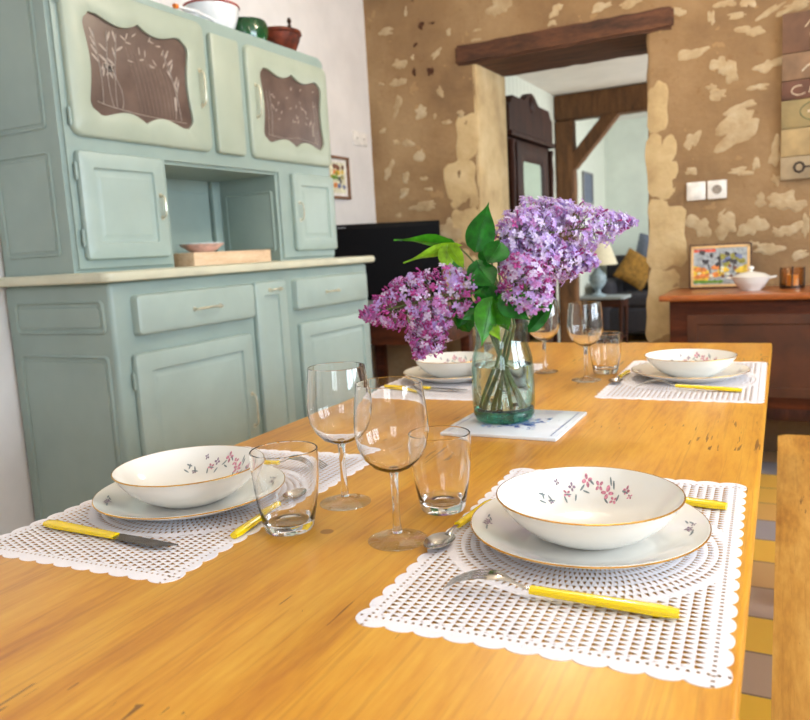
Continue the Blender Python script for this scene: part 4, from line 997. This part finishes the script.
# ------------------------------------------------------------------ tile under the vase
tp = thing('ceramic_trivet', 'white ceramic tile with blue pattern under the lilac vase', 'trivet', T(-.414, 1.250, ZT), TYR+radians(-1))
cA, cB = (-.319, 1.354), (-.313, 1.143)
m = MB(); hw_ = .100; m.box((-hw_, -hw_, 0), (hw_, hw_, .006), .0015, 2); m.build('tile_body', 'tile_glaze', tp)
m = MB(); rr = random.Random(2); m.mat('blue_ink')
for k in range(230):
    a, r_ = rr.uniform(0, 2*pi), .075*sqrt(rr.uniform(.0, 1)); r_ *= (.75+.25*sin(5*a)); s = rr.uniform(.003, .008)*(1.3-r_/.09)
    m.mat('blue_ink' if rr.random() < .6 else 'pale_blue_ink')
    q0 = rr.uniform(0, 3); m.add([(r_*cos(a)+s*cos(2*pi*i/6)*cos(q0)-s*.4*sin(2*pi*i/6)*sin(q0), r_*sin(a)+s*cos(2*pi*i/6)*sin(q0)+s*.4*sin(2*pi*i/6)*cos(q0), .0062+k*.0000015) for i in range(6)], [tuple(range(6))])
m.mat('blue_ink')
for k in range(26):
    x = -.086+k*.0070
    m.add([(.086, x, .0062), (.088, x+.003, .0062), (.090, x, .0062), (.088, x-.002, .0062)], [(0, 1, 2, 3)])
    m.add([(-.086, x, .0062), (-.088, x+.003, .0062), (-.090, x, .0062), (-.088, x-.002, .0062)], [(0, 1, 2, 3)])
m.build('blue_pattern', None, tp)

# ------------------------------------------------------------------ glass jar vase with water
VB = T(-.439, 1.262, ZT+.006); VU = VB
va = thing('glass_jar_vase', 'greenish glass jar used as a vase, half filled with water', 'vase', VB)
vo = [(.0, .0), (.044, 0), (.0505, .004), (.0535, .012), (.0545, .03), (.0550, .06), (.0545, .09), (.052, .112), (.0475, .128), (.0445, .138), (.0445, .160), (.0470, .168), (.0475, .172)]
vi = [(.0445, .172), (.0435, .165), (.0420, .158), (.0420, .138), (.0450, .127), (.0495, .111), (.052, .09), (.0525, .06), (.052, .028)]
m = MB(); m.lathe([(.0537, .0215)]+vo[4:]+[(.046, .1735)]+vi, 56); m.build('glass_wall', 'jar_glass', va)
m = MB(); m.lathe(vo[:4]+[(.0535, .021), (.046, .0225), (.02, .020), (0, .0195)], 56); m.build('glass_base', 'green_glass', va)['label'] = 'thick dark green glass bottom'
m = MB(); m.lathe([(0, .0232), (.045, .0237), (.0515, .032), (.0517, .06), (.0512, .09), (.0505, .098), (0, .098)], 56); m.build('water', 'water', va)

# ------------------------------------------------------------------ lilac
def frame_from(d, up=Vector((0, 0, 1))):
    d = d.normalized(); a = d.cross(up)
    if a.length < .05: a = d.cross(Vector((1, 0, 0)))
    a.normalize(); return a, d.cross(a), d
def floret(m, c, nrm, s, rr, mat, bud=False):
    a, b, d = frame_from(nrm, Vector((rr.uniform(-1, 1), rr.uniform(-1, 1), rr.uniform(-1, 1))).normalized())
    if bud:
        m.mat('lilac_bud'); r = s*.26
        ls = [[c+d*(h*s)+(a*cos(2*pi*k/5)+b*sin(2*pi*k/5))*q for k in range(5)] for h, q in ((-.9, r*.4), (-.2, r*.6), (.25, r*1.1), (.6, r*.8), (.8, r*.1))]
        m.loops(ls, True, False, True); return
    # corolla tube
    m.mat({'lilac_pale': 'lilac_mid', 'lilac_mid': 'lilac_pink'}.get(mat, 'lilac_bud'))
    ls = [[c+d*h*s+(a*cos(2*pi*k/4)+b*sin(2*pi*k/4))*s*q for k in range(4)] for h, q in ((-1.1, .12), (0, .16))]
    m.loops(ls, True, False, False)
    m.mat(mat); ph = rr.uniform(0, 1.5)
    for k in range(4):
        t_ = ph+k*pi/2; e = a*cos(t_)+b*sin(t_); g = d.cross(e); dr = rr.uniform(-.05, .3)
        P_ = [c+e*s*.08-g*s*.1, c+e*s*.5-g*s*.36+d*s*.12, c+e*s*.92-g*s*.28+d*s*(.18-dr), c+e*s*1.05+d*s*(.05-dr), c+e*s*.92+g*s*.28+d*s*(.18-dr), c+e*s*.5+g*s*.36+d*s*.12, c+e*s*.08+g*s*.1, c+e*s*.55+d*s*.02]
        m.add(P_, [(0, 1, 7), (1, 2, 7), (2, 3, 7), (3, 4, 7), (4, 5, 7), (5, 6, 7), (6, 0, 7)], True)
def panicle(B, Tt, R, N, s, weights, budf, seed, lump=.18):
    m = MB(); rr = random.Random(seed); ax = Tt-B; L_ = ax.length; a, b, d = frame_from(ax)
    for nm in ('lilac_pale', 'lilac_mid', 'lilac_pink', 'lilac_bud', 'stem_green', 'lilac_heart'): m.mat(nm)
    # rachis and side twigs
    m.mat('stem_green'); m.tube([B+ax*k/6 for k in range(7)], [.0022-.0002*k for k in range(7)], 6)
    def rad(t_): return R*(.55+.55*sin(pi*min(1, (t_+.12)*.8)))*(1-t_**3.2)**.7 if t_ < 1 else .001
    lumps = [(rr.uniform(0, 1), rr.uniform(0, 2*pi), rr.uniform(.5, 1)) for _ in range(14)]
    for k in range(N):
        t_ = rr.random()**.92; th_ = rr.uniform(0, 2*pi); q = .62+.42*rr.random()**.5
        lf = 1+lump*sum(w*math.exp(-((t_-lt)**2/.012+(1-cos(th_-lth))/.25)) for lt, lth, w in lumps)-lump*.35
        rd = rad(t_)*q*lf; rv = a*cos(th_)+b*sin(th_); c = B+ax*t_+rv*rd+Vector((rr.gauss(0, .002), rr.gauss(0, .002), rr.gauss(0, .002)))
        nr = (rv*1.0+d*(.35+.9*t_)+Vector((rr.gauss(0, .35), rr.gauss(0, .35), rr.gauss(0, .35)))).normalized()
        if k % 5 == 0: m.mat('stem_green'); m.tube([B+ax*max(0, t_-.05), c-nr*s], .0007, 3, False)
        isbud = rr.random() < budf*(.4+1.4*t_)
        mat = rr.choices(['lilac_pale', 'lilac_mid', 'lilac_pink', 'lilac_bud'], weights)[0]
        floret(m, c, nr, s*rr.uniform(.8, 1.12), rr, mat, isbud)
    return m
def leaf_mesh(base, tip, wid, droop=.15, roll=0., fold=.25):
    base, tip = Vector(base), Vector(tip); ax = tip-base; L_ = ax.length; d = ax.normalized()
    view = ((base+tip)/2-Vector((0, 0, CZ))).normalized(); side = d.cross(view).normalized(); nrm = side.cross(d)
    side, nrm = side*cos(roll)+nrm*sin(roll), nrm*cos(roll)-side*sin(roll)
    m = MB(); n, w = 12, 6; pts = []
    for i in range(n+1):
        t_ = i/n; prof = (sin(pi*min(1, t_**.62))**.85)*(1-t_**5) if t_ < 1 else 0
        prof = max(prof, .02 if i in (0, n) else 0)
        for j in range(w+1):
            s_ = -1+2*j/w; back = -.08*L_*abs(s_)**1.5*(1-t_)**4
            p = base+d*(L_*t_+back)+side*(s_*wid/2*prof)+nrm*(fold*abs(s_)*wid/2*prof-droop*L_*(t_**2)+.02*L_*sin(t_*9+s_*2)*abs(s_))
            pts.append(p)
    m.add(pts, [(i*(w+1)+j, (i+1)*(w+1)+j, (i+1)*(w+1)+j+1, i*(w+1)+j+1) for i in range(n) for j in range(w)], True)
    m.tube([base+d*L_*k/6-nrm*droop*L_*(k/6)**2-nrm*.0006 for k in range(7)], [.001-.00013*k for k in range(7)], 4)
    return m
D0 = (VB-Vector((0, 0, CZ))).dot(fw)
vc = lambda x, y, z: VB+Vector((x, y, z))
NF = 1.0
branches = [
 # label, foot-in-jar, panicle base px/depth, tip px/depth, R, N, size, weights, bud share, leaves
 ('lilac branch with long pale flower head reaching furthest right', (-.028, .01, .027), (500, 240, D0+.02), (635, 221, D0+.05), .046, 560, .0078, (8, 4, 1, .15), .08, 1, [((488, 262), (470+14, 244-2), 20, D0, 'sage_leaf', .3)]),
 ('lilac branch with pale flower head below the longest one', (.02, .02, .027), (500, 258, D0+.03), (597, 262, D0+.03), .043, 460, .0078, (7, 4, 1, .1), .05, 2, []),
 ('lilac branch with rounded upper flower head above the others', (.0, -.02, .027), (506, 240, D0+.05), (572, 204, D0+.07), .043, 400, .0078, (8, 3, .8, .1), .04, 3, [((476, 249), (489, 203), 30, D0-.02, 'sage_leaf', .1)]),
 ('lilac branch with pinkish flower head nearest the viewer', (.03, -.018, .027), (534, 310, D0-.05), (514, 256, D0-.08), .043, 420, .0076, (4, 3, 4, 1.5), .22, 4, [((500, 300), (548, 306), 24, D0-.07, 'mid_leaf', -.4)]),
 ('lilac branch drooping left with purple flower head in front of the television', (-.032, -.012, .027), (474, 288, D0-.02), (362, 316, D0-.10), .049, 620, .0074, (4, 4, 4, 1.8), .42, 5, [((473, 270), (478, 296), 20, D0-.04, 'sage_leaf', .2), ((468, 330), (452, 300), 22, D0, 'sage_leaf', .5)]),
 ('lilac branch with short purple flower head hanging beside the jar', (-.012, .03, .027), (440, 306, D0-.03), (417, 358, D0-.05), .033, 280, .0074, (4, 4, 4, 1.5), .32, 6, []),
]
jar_top = lambda k: vc(.03*cos(k*1.05+2.2), .03*sin(k*1.05+2.2), .158)
for k, (lab, foot, b, tp_, R, N, s, wts, bf, seed, lvs) in enumerate(branches):
    br = thing('lilac_branch', lab, 'flower', VB, 0, 'lilac branches in the glass jar')
    Bp, Tp = at_d(*b), at_d(*tp_); ft = vc(*foot)
    if k in (0, 1): mouth = vc(.022, .008*(k*2-1), .165)
    elif k == 2: mouth = vc(.005, .016, .165)
    elif k == 3: mouth = vc(.018, -.016, .165)
    else: mouth = vc(-.022, -.006+.012*(k-4), .165)
    crossx = -1 if k < 4 else 1
    ft = vc(crossx*abs(foot[0]), foot[1], foot[2])
    path = [ft+(mouth-ft)*q/5 for q in range(5)]+bez([mouth, mouth+Vector((0, 0, .04)), Bp-(Tp-Bp)*.25, Bp], 10)
    m = MB(); m.tube([p-VB for p in path], [.0028]*5+[.0027-.00008*q for q in range(len(path)-5)], 8); m.build('stem', 'stem_green', br)
    m = panicle(Bp, Tp, R, N, s, wts, bf, seed); bmesh.ops.translate(m.bm, verts=list(m.bm.verts), vec=-VB); m.build('flower_head', None, br, recalc=False)
    for (bx, by), (tx, ty), w, D, mt_, rl in lvs:
        m = leaf_mesh(at_d(bx, by, D), at_d(tx, ty, D-.01), w*D/F, .1, rl); bmesh.ops.translate(m.bm, verts=list(m.bm.verts), vec=-VB); m.build('leaf', mt_, br, recalc=False)
# leafy shoot on the left
br = thing('leafy_shoot', 'leafy green lilac shoot with yellowish leaves pointing left above the purple flowers', 'shoot', VB)
mouth = vc(-.012, .004, .165); hub = at_d(486, 268, D0); ends = at_d(455, 244, D0-.01)
path = [vc(.02, -.02, .027)+(mouth-vc(.02, -.02, .027))*q/4 for q in range(4)]+bez([mouth, mouth+Vector((0, 0, .05)), hub, ends], 14)
m = MB(); m.tube([p-VB for p in path], [.003]*4+[.0028-.0001*q for q in range(len(path)-4)], 8); m.build('stem', 'stem_green', br)
for (bx, by), (tx, ty), w, D, mt_, rl in [((452, 244), (394, 236), 17, D0-.02, 'mid_leaf', .9), ((458, 246), (402, 260), 14, D0-.03, 'bright_leaf', .7), ((447, 246), (446, 274), 17, D0-.04, 'bright_leaf', .2), ((450, 246), (466, 270), 15, D0-.05, 'bright_leaf', -.5), ((452, 240), (446, 252), 16, D0+.01, 'sage_leaf', .2),
        ((459, 255), (452, 284), 16, D0-.02, 'sage_leaf', .3), ((480, 268), (494, 288), 30, D0-.06, 'sage_leaf', .3), ((500, 243), (487, 266), 28, D0-.05, 'sage_leaf', -.3), ((478, 262), (486, 296), 28, D0-.05, 'sage_leaf', .1),
        ((498, 300), (470, 292), 26, D0-.05, 'sage_leaf', .3), ((492, 300), (480, 346), 28, D0-.06, 'mid_leaf', .4), ((496, 300), (460, 322), 24, D0-.05, 'sage_leaf', -.3), ((502, 298), (530, 322), 24, D0-.07, 'sage_leaf', .4), ((496, 305), (510, 332), 22, D0-.06, 'mid_leaf', -.3), ((490, 320), (500, 342), 16, D0-.055, 'bright_leaf', .6), ((530, 330), (556, 300), 14, D0-.03, 'sage_leaf', .2), ((470, 300), (456, 330), 22, D0-.02, 'sage_leaf', .3)]:
    m = leaf_mesh(at_d(bx, by, D), at_d(tx, ty, D-.01), w*D/F, .08, rl); bmesh.ops.translate(m.bm, verts=list(m.bm.verts), vec=-VB); m.build('leaf', mt_, br, recalc=False)

# ------------------------------------------------------------------ light
w = bpy.data.worlds.new('world'); sc.world = w; w.use_nodes = True
bg = w.node_tree.nodes['Background']; sky = w.node_tree.nodes.new('ShaderNodeTexSky'); sky.sky_type = 'NISHITA'; sky.sun_disc = False; sky.sun_elevation = radians(40); sky.sun_rotation = radians(200)
w.node_tree.links.new(sky.outputs[0], bg.inputs[0]); bg.inputs[1].default_value = .25
def area(name, loc_, rot, sx, sy, e, c):
    l = bpy.data.lights.new(name, 'AREA'); l.shape = 'RECTANGLE'; l.size = sx; l.size_y = sy; l.energy = e; l.color = c
    o = bpy.data.objects.new(name, l); COL.objects.link(o); o.location = loc_; o.rotation_euler = rot; return o
DAY = (.74, .87, 1.0)
area('daylight_window_right', (WR+.28, .425, 1.55), (0, radians(90), 0), 1.3, 1.25, 85, DAY)
area('daylight_window_right_far', (WR+.28, 1.95, 1.55), (0, radians(90), 0), 1.3, 1.4, 95, DAY)
area('daylight_window_front', (.9, WF-.28, 1.57), (radians(90), 0, 0), 1.4, 1.25, 22, DAY)
area('daylight_window_passage', (1.06, 7.0, 1.45), (0, radians(90), 0), 1.3, 2.0, 110, (.92, .97, 1.0))
def bulb(loc_, e, r, c):
    l = bpy.data.lights.new('ceiling_lamp_and_fill', 'POINT'); l.energy = e; l.shadow_soft_size = r; l.color = c
    o = bpy.data.objects.new('ceiling_lamp_and_fill', l); COL.objects.link(o); o.location = loc_
bulb((-.55, 2.6, 2.35), 38, .09, (1.0, .85, .65))
bulb((.6, .6, 2.4), 15, .10, (1.0, .87, .7))  # unseen second lamp, added as warm fill light

# ------------------------------------------------------------------ view
sc.view_settings.view_transform = 'Standard'; sc.view_settings.look = 'None'; sc.view_settings.exposure = .12; sc.view_settings.gamma = 1
sc.view_settings.use_curve_mapping = False
sc.cycles.use_denoising = True; sc.cycles.max_bounces = 12; sc.cycles.transparent_max_bounces = 32
sc.cycles.transmission_bounces = 12; sc.cycles.sample_clamp_indirect = 6
